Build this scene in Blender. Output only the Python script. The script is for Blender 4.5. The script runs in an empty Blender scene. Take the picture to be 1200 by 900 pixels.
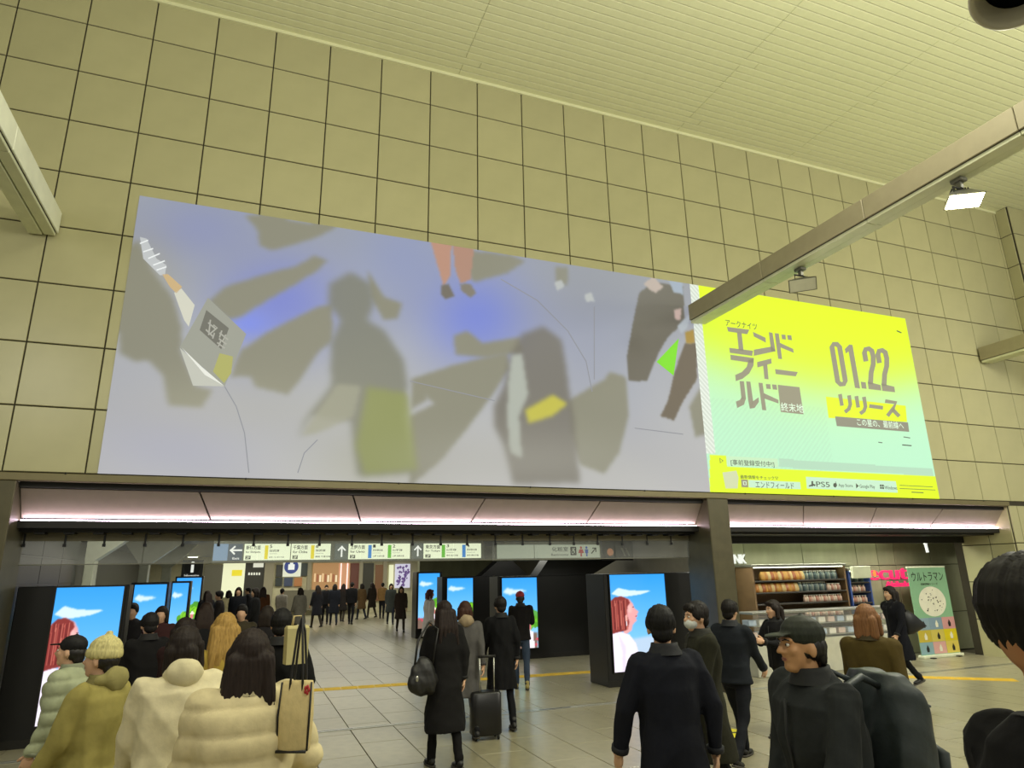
import bpy, math, random
import numpy as np
from mathutils import Vector, Matrix, noise
random.seed(7); np.random.seed(7)
SC = bpy.context.scene
C = SC.collection
PI = math.pi
# ------------------------------------------------------------------ camera
CH = 1.95                                   # camera height; the tiled wall stands 9.8 m ahead
F = 780.0
WY = 9.8
ax = np.array([.93261941, .08199842, .35142181])      # world X, Y, Z seen in the camera's frame
ay = np.array([-.36040091, .26083586, .89558687])
az = np.array([-.0182267, -.96189444, .27281289])
cam_d = bpy.data.cameras.new('camera'); cam = bpy.data.objects.new('camera', cam_d); C.objects.link(cam)
cam_d.sensor_width = 36; cam_d.lens = F / 1200 * 36; cam_d.clip_start = .05; cam_d.clip_end = 300
M = np.stack([ax, ay, az])                  # rows: world axes, columns: camera right, down, forward
R3 = Matrix([[M[i][0], -M[i][1], -M[i][2]] for i in range(3)])
cam.matrix_world = Matrix.Translation((0, 0, CH)) @ R3.to_4x4()
SC.camera = cam
# ------------------------------------------------------------------ world, exposure, hall lights
w = bpy.data.worlds.new('world'); SC.world = w; w.use_nodes = True
w.node_tree.nodes['Background'].inputs[0].default_value = (1.0, .97, .80, 1)
w.node_tree.nodes['Background'].inputs[1].default_value = .33
SC.view_settings.view_transform = 'Standard'; SC.view_settings.look = 'None'
SC.view_settings.exposure = 0.0; SC.view_settings.gamma = 1.0; SC.view_settings.use_curve_mapping = False

def area(name, loc, rot, sx, sy, power, col=(1, .97, .84)):
    d = bpy.data.lights.new(name, 'AREA'); d.shape = 'RECTANGLE'; d.size = sx; d.size_y = sy; d.energy = power; d.color = col
    o = bpy.data.objects.new(name, d); C.objects.link(o); o.location = loc; o.rotation_euler = rot
    return o
def aim(o, tgt):
    v = Vector(tgt) - o.location; o.rotation_euler = v.to_track_quat('-Z', 'Y').to_euler()
# presumed unseen floodlights, placed freely to light the wall and left beam
for (x, y, z, tx, ty, tz, p) in [(3, -4, 7.2, 3, 9.8, 3.0, 210), (13, -2, 7.2, 14, 9.8, 4.0, 380), (15.2, 3.2, 6.3, 15.5, 9.8, 4.2, 230), (1.2, 2.2, 6.4, -2.8, 7.5, 6.6, 90), (-5, 1, 6.6, -3, 9.8, 2.5, 90)]:
    aim(area('unseen_floodlight', (x, y, z), (0, 0, 0), 1.2, .8, p), (tx, ty, tz))
for (x, y, p) in [(0, 3, 170), (6, 3, 215), (12, 1.5, 210)]:       # added uplights without fixtures, brightening the slatted ceiling
    area('ceiling_fill', (x, y, 6.95), (PI, 0, 0), 4.5, .8, p, (1, .985, .88))
for (x, y, p) in [(0, 4.0, 125), (6, 4.0, 130), (11.5, 4.0, 150)]:
    area('overhead_fill', (x, y, 8.6), (0, 0, 0), 1.5, 1.5, p)  # added overhead fill standing for the hall's other floodlights

# ------------------------------------------------------------------ helpers
def srgb(c):
    return tuple(((v / 255) / 12.92 if v / 255 <= .04045 else (((v / 255) + .055) / 1.055) ** 2.4) for v in c)
MATS = {}
def mat(name, col, rough=.6, metal=0., var=.08, scale=6., emit=0., bump=0., rnd=0., spec=.5, sx=(1, 1, 1)):
    """col in 0-255 sRGB; noise varies it a little, rnd varies it from piece to piece"""
    if name in MATS: return MATS[name]
    m = bpy.data.materials.new(name); m.use_nodes = True; nt = m.node_tree; b = nt.nodes['Principled BSDF']
    c = srgb(col); b.inputs['Roughness'].default_value = rough; b.inputs['Metallic'].default_value = metal
    b.inputs['Specular IOR Level'].default_value = spec
    if emit:
        b.inputs['Base Color'].default_value = (*[v * .2 for v in c], 1)
        b.inputs['Emission Color'].default_value = (*c, 1); b.inputs['Emission Strength'].default_value = emit
    else:
        tc = nt.nodes.new('ShaderNodeTexCoord'); mp = nt.nodes.new('ShaderNodeMapping'); mp.inputs['Scale'].default_value = sx
        n = nt.nodes.new('ShaderNodeTexNoise'); n.inputs['Scale'].default_value = scale; n.inputs['Detail'].default_value = 5
        nt.links.new(tc.outputs['Object'], mp.inputs[0]); nt.links.new(mp.outputs[0], n.inputs['Vector'])
        mr = nt.nodes.new('ShaderNodeMapRange'); mr.inputs[1].default_value = .25; mr.inputs[2].default_value = .75
        mr.inputs[3].default_value = 1 - var; mr.inputs[4].default_value = 1 + var
        nt.links.new(n.outputs[0], mr.inputs[0])
        fac = mr.outputs[0]
        if rnd:
            oi = nt.nodes.new('ShaderNodeObjectInfo'); m2 = nt.nodes.new('ShaderNodeMapRange')
            m2.inputs[3].default_value = 1 - rnd; m2.inputs[4].default_value = 1 + rnd
            nt.links.new(oi.outputs['Random'], m2.inputs[0])
            mu = nt.nodes.new('ShaderNodeMath'); mu.operation = 'MULTIPLY'
            nt.links.new(fac, mu.inputs[0]); nt.links.new(m2.outputs[0], mu.inputs[1]); fac = mu.outputs[0]
        vm = nt.nodes.new('ShaderNodeVectorMath'); vm.operation = 'SCALE'; vm.inputs[0].default_value = c
        nt.links.new(fac, vm.inputs['Scale']); nt.links.new(vm.outputs[0], b.inputs['Base Color'])
        if bump:
            bp = nt.nodes.new('ShaderNodeBump'); bp.inputs['Strength'].default_value = bump; bp.inputs['Distance'].default_value = .02
            nt.links.new(n.outputs[0], bp.inputs['Height']); nt.links.new(bp.outputs[0], b.inputs['Normal'])
    MATS[name] = m; return m
def attr_mat(name, strength, base=.12, rough=.5):
    m = bpy.data.materials.new(name); m.use_nodes = True; nt = m.node_tree; b = nt.nodes['Principled BSDF']
    a = nt.nodes.new('ShaderNodeAttribute'); a.attribute_name = 'picture'
    vm = nt.nodes.new('ShaderNodeVectorMath'); vm.operation = 'SCALE'; vm.inputs['Scale'].default_value = base
    nt.links.new(a.outputs['Color'], vm.inputs[0]); nt.links.new(vm.outputs[0], b.inputs['Base Color'])
    nt.links.new(a.outputs['Color'], b.inputs['Emission Color']); b.inputs['Emission Strength'].default_value = strength
    b.inputs['Roughness'].default_value = rough
    MATS[name] = m; return m

def ray(px, py):
    d = np.array([px - 600, py - 450, F]); return np.array([d @ ax, d @ ay, d @ az])
def at(px, py, Y=WY):
    """the point on the vertical plane at depth Y that the survey pixel (px, py) shows"""
    r = ray(px, py); t = Y / r[1]; return float(r[0] * t), float(CH + r[2] * t)
def fl(px, py, z=0):
    r = ray(px, py); t = (z - CH) / r[2]; return float(r[0] * t), float(r[1] * t)
def atq(px, py, q):
    d = np.array([px - 600, py - 450, F]) * q / F; return float(d @ ax), float(d @ ay), float(CH + d @ az)

class MB:
    def __init__(s): s.v = []; s.f = []
    def add(s, vs, fs):
        o = len(s.v); s.v += [tuple(map(float, p)) for p in vs]; s.f += [tuple(i + o for i in f) for f in fs]; return s
    def box(s, x0, y0, z0, x1, y1, z1):
        vs = [(x, y, z) for z in (z0, z1) for y in (y0, y1) for x in (x0, x1)]
        return s.add(vs, [(0, 2, 3, 1), (4, 5, 7, 6), (0, 1, 5, 4), (2, 6, 7, 3), (0, 4, 6, 2), (1, 3, 7, 5)])
    def cbox(s, x0, y0, z0, x1, y1, z1, c=.01):
        """box with chamfered edges"""
        loops = []
        for z, i in ((z0, c), (z0 + c, 0), (z1 - c, 0), (z1, c)):
            a, b, d, e = x0 + i, y0 + i, x1 - i, y1 - i
            k = c if i == 0 else 0
            loops.append([(a + k, b, z), (d - k, b, z), (d, b + k, z), (d, e - k, z), (d - k, e, z), (a + k, e, z), (a, e - k, z), (a, b + k, z)])
        vs = [p for l in loops for p in l]; fs = [tuple(range(7, -1, -1)), tuple(range(24, 32))]
        for j in range(3):
            for i in range(8): n = (i + 1) % 8; fs.append((j * 8 + i, j * 8 + n, j * 8 + 8 + n, j * 8 + 8 + i))
        return s.add(vs, fs)
    def prism(s, pts, off):
        """polygon (3-D points) swept by a vector"""
        n = len(pts); off = Vector(off); a = [Vector(p) for p in pts]; b = [p + off for p in a]
        return s.add(a + b, [tuple(range(n)), tuple(range(2 * n - 1, n - 1, -1))] + [(i, i + n, (i + 1) % n + n, (i + 1) % n) for i in range(n)])
    def rings(s, rs, cap=True):
        n = len(rs[0]); vs = [p for r in rs for p in r]; fs = []
        for j in range(len(rs) - 1):
            for i in range(n): k = (i + 1) % n; fs.append((j * n + i, j * n + k, (j + 1) * n + k, (j + 1) * n + i))
        if cap: fs += [tuple(range(n - 1, -1, -1)), tuple(range((len(rs) - 1) * n, len(rs) * n))]
        return s.add(vs, fs)
    def tube(s, pts, rad, n=10):
        """rounded tube through points, rad a number or one per point"""
        P = [Vector(p) for p in pts]; Rr = [rad] * len(P) if not hasattr(rad, '__len__') else list(rad); rs = []
        up = Vector((0, 0, 1)) if abs((P[-1] - P[0]).normalized().z) < .9 else Vector((0, 1, 0))
        for i, p in enumerate(P):
            t = (P[min(i + 1, len(P) - 1)] - P[max(i - 1, 0)]).normalized(); a = t.cross(up).normalized(); b = t.cross(a)
            rs.append([p + (a * math.cos(2 * PI * k / n) + b * math.sin(2 * PI * k / n)) * Rr[i] for k in range(n)])
        return s.rings(rs)
    def cap(s, p0, r0, p1, r1, n=12):
        p0, p1 = Vector(p0), Vector(p1); d = (p1 - p0); L = d.length; d = d / max(L, 1e-6)
        pts, rad = [], []
        for a in (85, 60, 30): pts.append(p0 - d * r0 * math.sin(math.radians(a))); rad.append(r0 * math.cos(math.radians(a)))
        pts.append(p0); rad.append(r0)
        pts.append((p0 + p1) / 2); rad.append((r0 + r1) / 2)
        pts.append(p1); rad.append(r1)
        for a in (30, 60, 85): pts.append(p1 + d * r1 * math.sin(math.radians(a))); rad.append(r1 * math.cos(math.radians(a)))
        return s.tube(pts, rad, n)
    def ell(s, c, r, rot=None, n=14, m=9):
        c = Vector(c); rs = []
        for j in range(m):
            t = -PI / 2 + PI * (j + .15) / (m - 1 + .3)
            ring = []
            for k in range(n):
                p = Vector((r[0] * math.cos(t) * math.cos(2 * PI * k / n), r[1] * math.cos(t) * math.sin(2 * PI * k / n), r[2] * math.sin(t)))
                if rot: p = rot @ p
                ring.append(c + p)
            rs.append(ring)
        return s.rings(rs)
    def loft(s, levels, n=24, pw=2.3):
        """levels: (z, rx, ry, cx, cy) superellipse rings, closed"""
        rs = []
        for (z, rx, ry, cx, cy) in levels:
            ring = []
            for k in range(n):
                a = 2 * PI * k / n; ca, sa = math.cos(a), math.sin(a)
                ring.append((cx + rx * math.copysign(abs(ca) ** (2 / pw), ca), cy + ry * math.copysign(abs(sa) ** (2 / pw), sa), z))
            rs.append(ring)
        return s.rings(rs)
    def xf(s, m):
        s.v = [tuple(m @ Vector(p)) for p in s.v]; return s
    def mesh(s, name, m=None, smooth=False):
        me = bpy.data.meshes.new(name); me.from_pydata(s.v, [], s.f); me.update()
        if m: me.materials.append(m)
        if smooth: me.polygons.foreach_set('use_smooth', [True] * len(me.polygons))
        return me
def link(name, me, parent=None, loc=None, rz=None):
    o = bpy.data.objects.new(name, me); C.objects.link(o)
    if parent is not None: o.parent = parent
    if loc is not None: o.location = loc
    if rz is not None: o.rotation_euler = (0, 0, rz)
    return o
def obj(name, mb, m, parent=None, smooth=False, loc=None, rz=None): return link(name, mb.mesh(name, m, smooth), parent, loc, rz)
def tag(o, label=None, cat=None, group=None, kind=None):
    if label: o['label'] = label
    if cat: o['category'] = cat
    if group: o['group'] = group
    if kind: o['kind'] = kind
    return o
def thing(name, label, cat, loc=(0, 0, 0), rz=0, group=None):
    o = bpy.data.objects.new(name, None); C.objects.link(o); o.location = loc; o.rotation_euler = (0, 0, rz); o.empty_display_size = .1
    return tag(o, label, cat, group)
def struct(name, mb, m, smooth=False): return tag(obj(name, mb, m, None, smooth), kind='structure')
def dup(root, loc, rz, label=None):
    r = root.copy(); C.objects.link(r); r.location = loc; r.rotation_euler = (0, 0, rz)
    if label: r['label'] = label
    for ch in list(root.children):
        c = ch.copy(); C.objects.link(c); c.parent = r
        for g in ch.children:
            d = g.copy(); C.objects.link(d); d.parent = c
    return r
def text(s, x0, z0, x1, z1, Y, m, parent=None, name='lettering', depth=0., keep=False, bold=.005):
    """flat lettering on a plane facing -Y, fitted to the box"""
    cu = bpy.data.curves.new('t', 'FONT'); cu.body = s; cu.extrude = depth; cu.resolution_u = 3; cu.offset = bold
    o = bpy.data.objects.new('t', cu); C.objects.link(o)
    dg = bpy.context.evaluated_depsgraph_get(); me = bpy.data.meshes.new_from_object(o.evaluated_get(dg))
    bpy.data.objects.remove(o); bpy.data.curves.remove(cu)
    n = len(me.vertices); co = np.empty(n * 3); me.vertices.foreach_get('co', co); co = co.reshape(-1, 3)
    mn, mx = co.min(0), co.max(0); sx = (x1 - x0) / (mx[0] - mn[0]); sz = (z1 - z0) / max(mx[1] - mn[1], 1e-6)
    if keep: sx = sz = min(sx, sz)
    out = np.empty_like(co); out[:, 0] = x0 + (co[:, 0] - mn[0]) * sx; out[:, 2] = z0 + (co[:, 1] - mn[1]) * sz; out[:, 1] = Y - co[:, 2]
    me.vertices.foreach_set('co', out.ravel()); me.materials.clear(); me.materials.append(m); me.update()
    return link(name, me, parent)
def ptext(s, p0, p1, Y, m, parent=None, name='lettering', plane=WY, **k):
    """box given by lower-left and upper-right survey pixels on the plane"""
    x0, z0 = at(*p0, plane); x1, z1 = at(*p1, plane)
    return text(s, x0, z0, x1, z1, Y, m, parent, name, **k)
def poly_on_wall(polys, Y, th, m, name, parent, plane=WY):
    mb = MB()
    for p in polys: mb.prism([(lambda q: (q[0], Y, q[1]))(at(x, y, plane)) for (x, y) in p], (0, -th, 0))
    return obj(name, mb, m, parent)
def ribbon(pts, wd, closed=False):
    """stroke -> quads in 2-D"""
    P = [np.array(p, float) for p in pts]; n = len(P); L, Rr = [], []
    for i in range(n):
        a = P[(i - 1) % n] if (i > 0 or closed) else P[i]; b = P[(i + 1) % n] if (i < n - 1 or closed) else P[i]
        t = b - a; t = t / max(np.linalg.norm(t), 1e-6); nn = np.array([-t[1], t[0]]) * wd / 2
        L.append(P[i] + nn); Rr.append(P[i] - nn)
    return [[L[i], L[(i + 1) % n], Rr[(i + 1) % n], Rr[i]] for i in range(n if closed else n - 1)]
# picture painting (projected pictures and screen contents)
def inpoly(px, py, poly):
    r = np.zeros(px.shape, bool); n = len(poly)
    for i in range(n):
        x0, y0 = poly[i]; x1, y1 = poly[(i + 1) % n]
        if y0 == y1: continue
        c = ((y0 > py) != (y1 > py)) & (px < (x1 - x0) * (py - y0) / (y1 - y0) + x0); r ^= c
    return r
def blur(a, k):
    if k < 1: return a
    x = np.arange(-2 * k, 2 * k + 1); g = np.exp(-(x / k) ** 2); g /= g.sum()
    for axs in (0, 1):
        p = np.pad(a, [(2 * k, 2 * k) if i == axs else (0, 0) for i in range(2)], mode='edge')
        a = np.apply_along_axis(lambda v: np.convolve(v, g, 'valid'), axs, p)
    return a
def lin(c): c = np.array(c, float) / 255; return np.where(c <= .04045, c / 12.92, ((c + .055) / 1.055) ** 2.4)
def picture(name, x0, z0, x1, z1, Y, nx, nz, rgb, m, parent=None):
    """grid sheet facing -Y whose vertices carry the printed or lit picture; rgb (nz+1, nx+1, 3) in 0-255"""
    xs = np.linspace(x0, x1, nx + 1); zs = np.linspace(z0, z1, nz + 1); XX, ZZ = np.meshgrid(xs, zs)
    v = np.stack([XX, np.full_like(XX, Y), ZZ], -1).reshape(-1, 3); i = np.arange((nx + 1) * (nz + 1)).reshape(nz + 1, nx + 1)
    q = np.stack([i[:-1, :-1], i[:-1, 1:], i[1:, 1:], i[1:, :-1]], -1).reshape(-1, 4)
    me = bpy.data.meshes.new(name); me.vertices.add(len(v)); me.vertices.foreach_set('co', v.ravel())
    me.loops.add(q.size); me.loops.foreach_set('vertex_index', q.ravel()); me.polygons.add(len(q))
    me.polygons.foreach_set('loop_start', np.arange(0, q.size, 4)); me.update(); me.validate()
    at_ = me.color_attributes.new('picture', 'FLOAT_COLOR', 'POINT')
    col = np.ones((len(v), 4)); col[:, :3] = lin(rgb.reshape(-1, 3)); at_.data.foreach_set('color', col.ravel())
    me.materials.append(m); return link(name, me, parent)

# ------------------------------------------------------------------ materials
m_tile = mat('glazed_wall_tile', (172, 168, 128), .32, var=.05, scale=2.2, rnd=.035)
m_joint = mat('tile_joint', (52, 48, 34), .9)
m_ceil = mat('ceiling_slat_paint', (214, 214, 172), .55, var=.03, rnd=.015)
m_gap = mat('ceiling_gap', (78, 78, 52), .9)
m_bronze = mat('bronze_cladding', (84, 79, 58), .45, .3, var=.12)
m_fascia = mat('fascia_metal', (118, 110, 78), .4, .3)
m_beam = mat('beam_cladding', (158, 150, 120), .5, .15, var=.06)
m_beamu = mat('beam_underside', (220, 222, 186), .45, .1, var=.06)
m_white = mat('white_paint', (222, 226, 200), .5)
m_black = mat('black_panel', (14, 14, 15), .35, var=.2)
m_dark = mat('dark_metal', (32, 31, 28), .5, .3)
m_grey = mat('grey_metal', (120, 120, 108), .4, .6)
m_steel = mat('brushed_steel', (190, 190, 180), .3, .9, var=.15, scale=30)
m_floor = mat('granite_floor', (148, 142, 116), .28, var=.14, scale=9, rnd=.06)
m_fjoint = mat('floor_joint', (92, 88, 68), .8)
m_conc = mat('board_concrete', (138, 140, 110), .75, var=.16, scale=3, bump=.3, sx=(1, 1, .35))
m_soffit = mat('soffit_panel', (132, 122, 106), .5, var=.07)
m_led = mat('cove_led', (255, 226, 250), emit=26.)
m_tube = mat('fluorescent_glow', (246, 255, 225), emit=5.)
m_lampon = mat('floodlight_glow', (255, 250, 200), emit=28.)
m_yellow = mat('tactile_yellow', (214, 180, 44), .6, var=.12)
# ------------------------------------------------------------------ setting: the tiled wall
BAY = [(-2.69, 7.48), (7.92, 15.43)]
LZ = 3.17
b = MB()
b.box(-9, WY + .02, LZ, 17.4, WY + .12, 10.74)                          # above the openings
b.box(-9, WY + .02, 0, -3.3, WY + .12, LZ)
b.box(15.43, WY + .02, 0, 15.95, WY + .12, LZ)
b.box(16.9, WY + .02, 0, 17.4, WY + .12, LZ)
wall = struct('wall_back', b, m_joint)
def tile_mesh(wd, ht, name='wall_tile', th=.02, c=.006):
    b = MB(); c = min(c, th * .6)
    b.rings([[(0, 0, 0), (wd, 0, 0), (wd, 0, ht), (0, 0, ht)], [(0, -th + c, 0), (wd, -th + c, 0), (wd, -th + c, ht), (0, -th + c, ht)],
             [(c, -th, c), (wd - c, -th, c), (wd - c, -th, ht - c), (c, -th, ht - c)]])
    return b.mesh(name, m_tile)
PX, PZ, G = .8767, .8385, .018
cache = {}
def tile(x0, z0, x1, z1, y=WY + .02, parent=None):
    k = (round(x1 - x0, 3), round(z1 - z0, 3))
    if k not in cache: cache[k] = tile_mesh(x1 - x0 - G, z1 - z0 - G)
    return link('wall_tile', cache[k], parent or wall, (x0 + G / 2, y, z0 + G / 2))
ZR = [3.255 + PZ * j for j in range(9)] + [10.72]
for k in range(-5, 21):
    x0 = -1.115 + PX * k; x1 = x0 + PX
    for j in range(9):
        tile(x0, ZR[j], x1, ZR[j + 1])
tile(-1.115 + PX * 21, ZR[0], 17.4, ZR[1]) if False else None
for j in range(9): tile(17.296 - .0, ZR[j], 17.4, ZR[j + 1])
for j in range(4):                                                      # narrow tiled pier right of the second opening
    for (a, b_) in ((15.43, 15.7), (15.7, 15.95)): tile(a, LZ - .8 * (j + 1), b_, LZ - .8 * j)
# the wall steps forward at the far right
b = MB(); b.box(17.4, 9.5, 0, 23, WY + .12, 10.74); wr = struct('wall_right_return', b, m_joint)
for j in range(9):
    for k in range(4): tile(17.4 + PX * k, ZR[j], 17.4 + PX * (k + 1), ZR[j + 1], 9.5, wr)
    o = tile(17.4, ZR[j], 17.68, ZR[j + 1], 9.5, wr); o.rotation_euler = (0, 0, -PI / 2); o.location = (17.4, 9.795, ZR[j] + G / 2)
for j in range(4):
    for k in range(3): tile(17.4 + PX * k, LZ - .8 * (j + 1), 17.4 + PX * (k + 1), LZ - .8 * j, 9.5, wr)
# lintel fascia
b = MB(); b.cbox(-3.4, WY - .035, 3.15, 15.43, WY + .1, 3.245, .008); fa = struct('trim_lintel', b, m_fascia)
for k in range(9):
    b = MB(); b.cbox(0, 0, 0, .02, .02, .025, .004); obj('fixing_clip', b, m_dark, fa, loc=(-2.2 + k * 2.1, WY - .05, 3.235))
# columns between the openings
b = MB(); b.cbox(7.48, WY - .03, 0, 7.92, 10.5, 3.15, .012); struct('trim_column_center', b, m_bronze)
b = MB(); b.cbox(-3.4, WY - .03, 0, -2.69, 10.5, 3.15, .012); struct('trim_column_left', b, m_bronze)
b = MB(); b.box(15.43, WY + .1, 0, 15.9, 11.2, 3.15); pr = struct('wall_pier_side', b, m_joint)
for j in range(4):
    for (a, b_) in ((9.82, 10.35), (10.35, 11.0)):
        o = tile(a, LZ - .8 * (j + 1), b_, LZ - .8 * j, 0, pr); o.rotation_euler = (0, 0, -PI / 2); o.location = (15.43, b_, LZ - .8 * (j + 1))
# ------------------------------------------------------------------ coves over both openings
for bi, (x0, x1) in enumerate(BAY):
    b = MB(); b.box(x0, WY + .1, 3.08, x1, 10.9, 3.6); b.box(x0, 10.22, 2.56, x1, 10.9, 3.1); cv = struct('trim_%d' % (bi + 1), b, m_dark)
    n = 5 if bi == 0 else 4; step = (x1 - x0) / n; mid = (x0 + x1) / 2
    def lean(x):  return x + (.16 if x < mid - .3 else (-.16 if x > mid + .3 else 0)) * (0 if x in (x0, x1) else 1)
    for i in range(n):
        a, d = x0 + i * step, x0 + (i + 1) * step; g = .012
        la, ld = lean(a) if i else a, lean(d) if i < n - 1 else d
        b = MB(); b.prism([(a + g, 9.93, 3.07), (d - g, 9.93, 3.07), (ld - g, 10.17, 2.73), (la + g, 10.17, 2.73)], (0, .03, .02))
        obj('soffit_panel', b, m_soffit, cv)
    b = MB(); b.box(x0 + .02, 10.12, 2.675, x1 - .02, 10.15, 2.705); obj('led_strip', b, m_led, cv)
    b = MB(); b.box(x0, 10.10, 2.60, x1, 10.22, 2.67); b.box(x0, 10.09, 2.60, x1, 10.105, 2.69); obj('led_trough', b, m_dark, cv)
    if bi == 0:
        for i in range(31):
            b = MB(); b.box(0, 0, 0, .12, .55, .05); obj('track_block', b, m_black, cv, loc=(x0 + .15 + i * .327, 10.25, 2.535))
        b = MB(); b.box(x0, 10.42, 2.455, x1, 10.46, 2.57); obj('rail_board', b, mat('rail_board', (112, 106, 84), .6), cv)
# ------------------------------------------------------------------ passage behind the first opening
PCZ = 3.0
b = MB(); b.box(-4.6, 10.9, PCZ, 9.5, 39, PCZ + .1); struct('ceiling_passage', b, mat('passage_ceiling', (92, 98, 112), .35, var=.1, scale=1.))
b = MB(); b.box(8.9, 10.9, 2.62, 19, 12.3, 2.72); struct('ceiling_shop', b, mat('shop_ceiling', (86, 84, 70), .7))
b = MB(); b.box(-2.95, 10.5, 0, -2.75, 14.0, PCZ); wl = struct('wall_left_passage', b, mat('passage_dark_wall', (30, 30, 30), .3))
for (z0, z1) in ((.02, 1.9), (1.92, 2.28), (2.3, 2.98)):
    for k in range(3):
        b = MB(); b.cbox(0, 0, 0, .02, 1.14, z1 - z0, .004); obj('wall_panel', b, m_black, wl, loc=(-2.755, 10.52 + k * 1.16, z0))
b = MB(); b.box(-4.6, 14.0, 0, -4.4, 39, PCZ); struct('wall_left_far', b, mat('far_left_wall', (40, 42, 48), .4))
b = MB(); b.box(6.25, 26, 0, 14, 26.3, PCZ + .8); struct('wall_concrete_far', b, m_conc)
b = MB(); b.box(9.3, 12.3, 0, 9.5, 26, PCZ); wd_ = struct('wall_divider', b, mat('divider_dark', (84, 80, 66), .7))
b = MB(); b.box(-4.6, 38.4, 0, 14, 38.7, PCZ + .5); far = struct('wall_far', b, mat('far_wall', (190, 184, 150), .6))
# glass smoke screen hung below the cove, with black hangers
sg = thing('glass_smoke_screen', 'long clear glass smoke screen hung under the pink lit cove above the passage signs', 'glass screen', (2.4, 10.44, 2.15))
m_glass = bpy.data.materials.new('clear_glass'); m_glass.use_nodes = True
gb = m_glass.node_tree.nodes['Principled BSDF']; gb.inputs['Base Color'].default_value = (.92, .96, .95, 1); gb.inputs['Roughness'].default_value = .03
gb.inputs['Alpha'].default_value = .07; gb.inputs['Specular IOR Level'].default_value = .6
edges = [-2.69, -1.3, .15, 1.6, 3.05, 4.5, 5.95, 7.48]
for i in range(7):
    b = MB(); b.box(edges[i] + .006 - 2.4, -.004, .012, edges[i + 1] - .006 - 2.4, .004, .32); obj('glass_pane', b, m_glass, sg)
b = MB(); b.box(-2.69 - 2.4, -.012, 0, 7.48 - 2.4, .012, .014); obj('bottom_rail', b, m_grey, sg)
for i, px in enumerate([28, 76, 122, 170, 214, 256, 297, 337, 374, 412, 447, 483, 516, 547, 580, 612, 644, 672, 700, 729, 758, 786]):
    x, _ = at(px, 640, 10.44); b = MB(); b.cbox(-.012, -.03, .25, .012, -.008, .40, .003); b.cbox(-.02, -.035, .23, .02, -.006, .27, .003)
    obj('hanger', b, m_black, sg, loc=(x - 2.4, 0, 0))
# passage ceiling lights
for i, (px, py) in enumerate([(167, 632), (212, 650), (226, 653), (535, 648), (420, 650), (330, 652), (600, 650)]):
    x, y = fl(px, py, PCZ - .06); b = MB()
    t = thing('passage_ceiling_light', ['round white ceiling light nearest the left passage columns', 'small ceiling light beyond the left passage columns', 'smallest ceiling light left of the direction sign',
             'ceiling light above the gap between the two signs', 'ceiling light behind the middle of the direction sign', 'ceiling light behind the left half of the direction sign', 'ceiling light behind the restroom sign'][i], 'ceiling light', (x, y, PCZ))
    b.loft([(-.05, .26, .26, 0, 0), (0, .3, .3, 0, 0)], 20, 2); obj('housing', b, m_white, t)
    b = MB(); b.loft([(-.07, .2, .2, 0, 0), (-.05, .23, .23, 0, 0)], 20, 2); obj('diffuser', b, m_tube, t)
for (x, y, sx, sy, p) in [(2, 13.5, 5, 2, 60), (2, 20, 6, 4, 120), (3, 29, 8, 6, 240), (3, 36, 10, 2, 260), (7.4, 13.2, 2, 2, 50), (7.8, 18, 2, 3, 60)]:
    area('passage_fill', (x, y, PCZ - .12), (0, 0, 0), sx, sy, p, (1, .98, .84))  # added broad fill for the passage interior
area('passage_fill', (-1.0, 12.4, 2.9), (.9, 0, .3), 1.2, .3, 45, (1, 1, .9))  # added fill tilted towards the flared columns
area('shop_light', (11.5, 11.2, 2.6), (-.35, 0, 0), 6, .3, 190, (1, 1, .86))
# ------------------------------------------------------------------ ceiling
b = MB(); b.box(-9, -7, 10.76, 23, WY + .1, 10.9); ce = struct('ceiling', b, m_gap)
seams = [-9, 2.9, 7.62, 10.51, 13.53, 23]
for i in range(46):
    y1 = 9.79 - .1535 * i; y0 = y1 - .1415
    for s in range(5):
        xa, xb = seams[s], seams[s + 1]
        ja = (((i * 7) % 11) == 3) * .3 if s else 0; jb = (((i * 7) % 11) == 3) * .3 if s < 4 else 0
        xa, xb = xa + ja, xb + jb
        k = ('slat', round(xb - xa, 3))
        if k not in cache:
            b = MB(); L = xb - xa - .005; W = .1415; c = .006
            b.rings([[(0, 0, 0), (0, W, 0), (L, W, 0), (L, 0, 0)], [(0, 0, -.014), (0, W, -.014), (L, W, -.014), (L, 0, -.014)], [(c, c, -.02), (c, W - c, -.02), (L - c, W - c, -.02), (L - c, c, -.02)]])
            cache[k] = b.mesh('ceiling_slat', m_ceil)
        link('ceiling_slat', cache[k], ce, (xa, y0, 10.76 - .02))
b = MB()
for i in range(46, 100):
    y1 = 9.79 - .1535 * i; b.box(-9, y1 - .1415, 10.72, 23, y1, 10.755)
o = obj('ceiling_slat', b, m_ceil, ce); o['kind'] = 'stuff'
b = MB(); b.box(-9, WY - .03, 10.66, 17.4, WY, 10.74); struct('trim_ceiling_edge', b, m_ceil)
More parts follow.
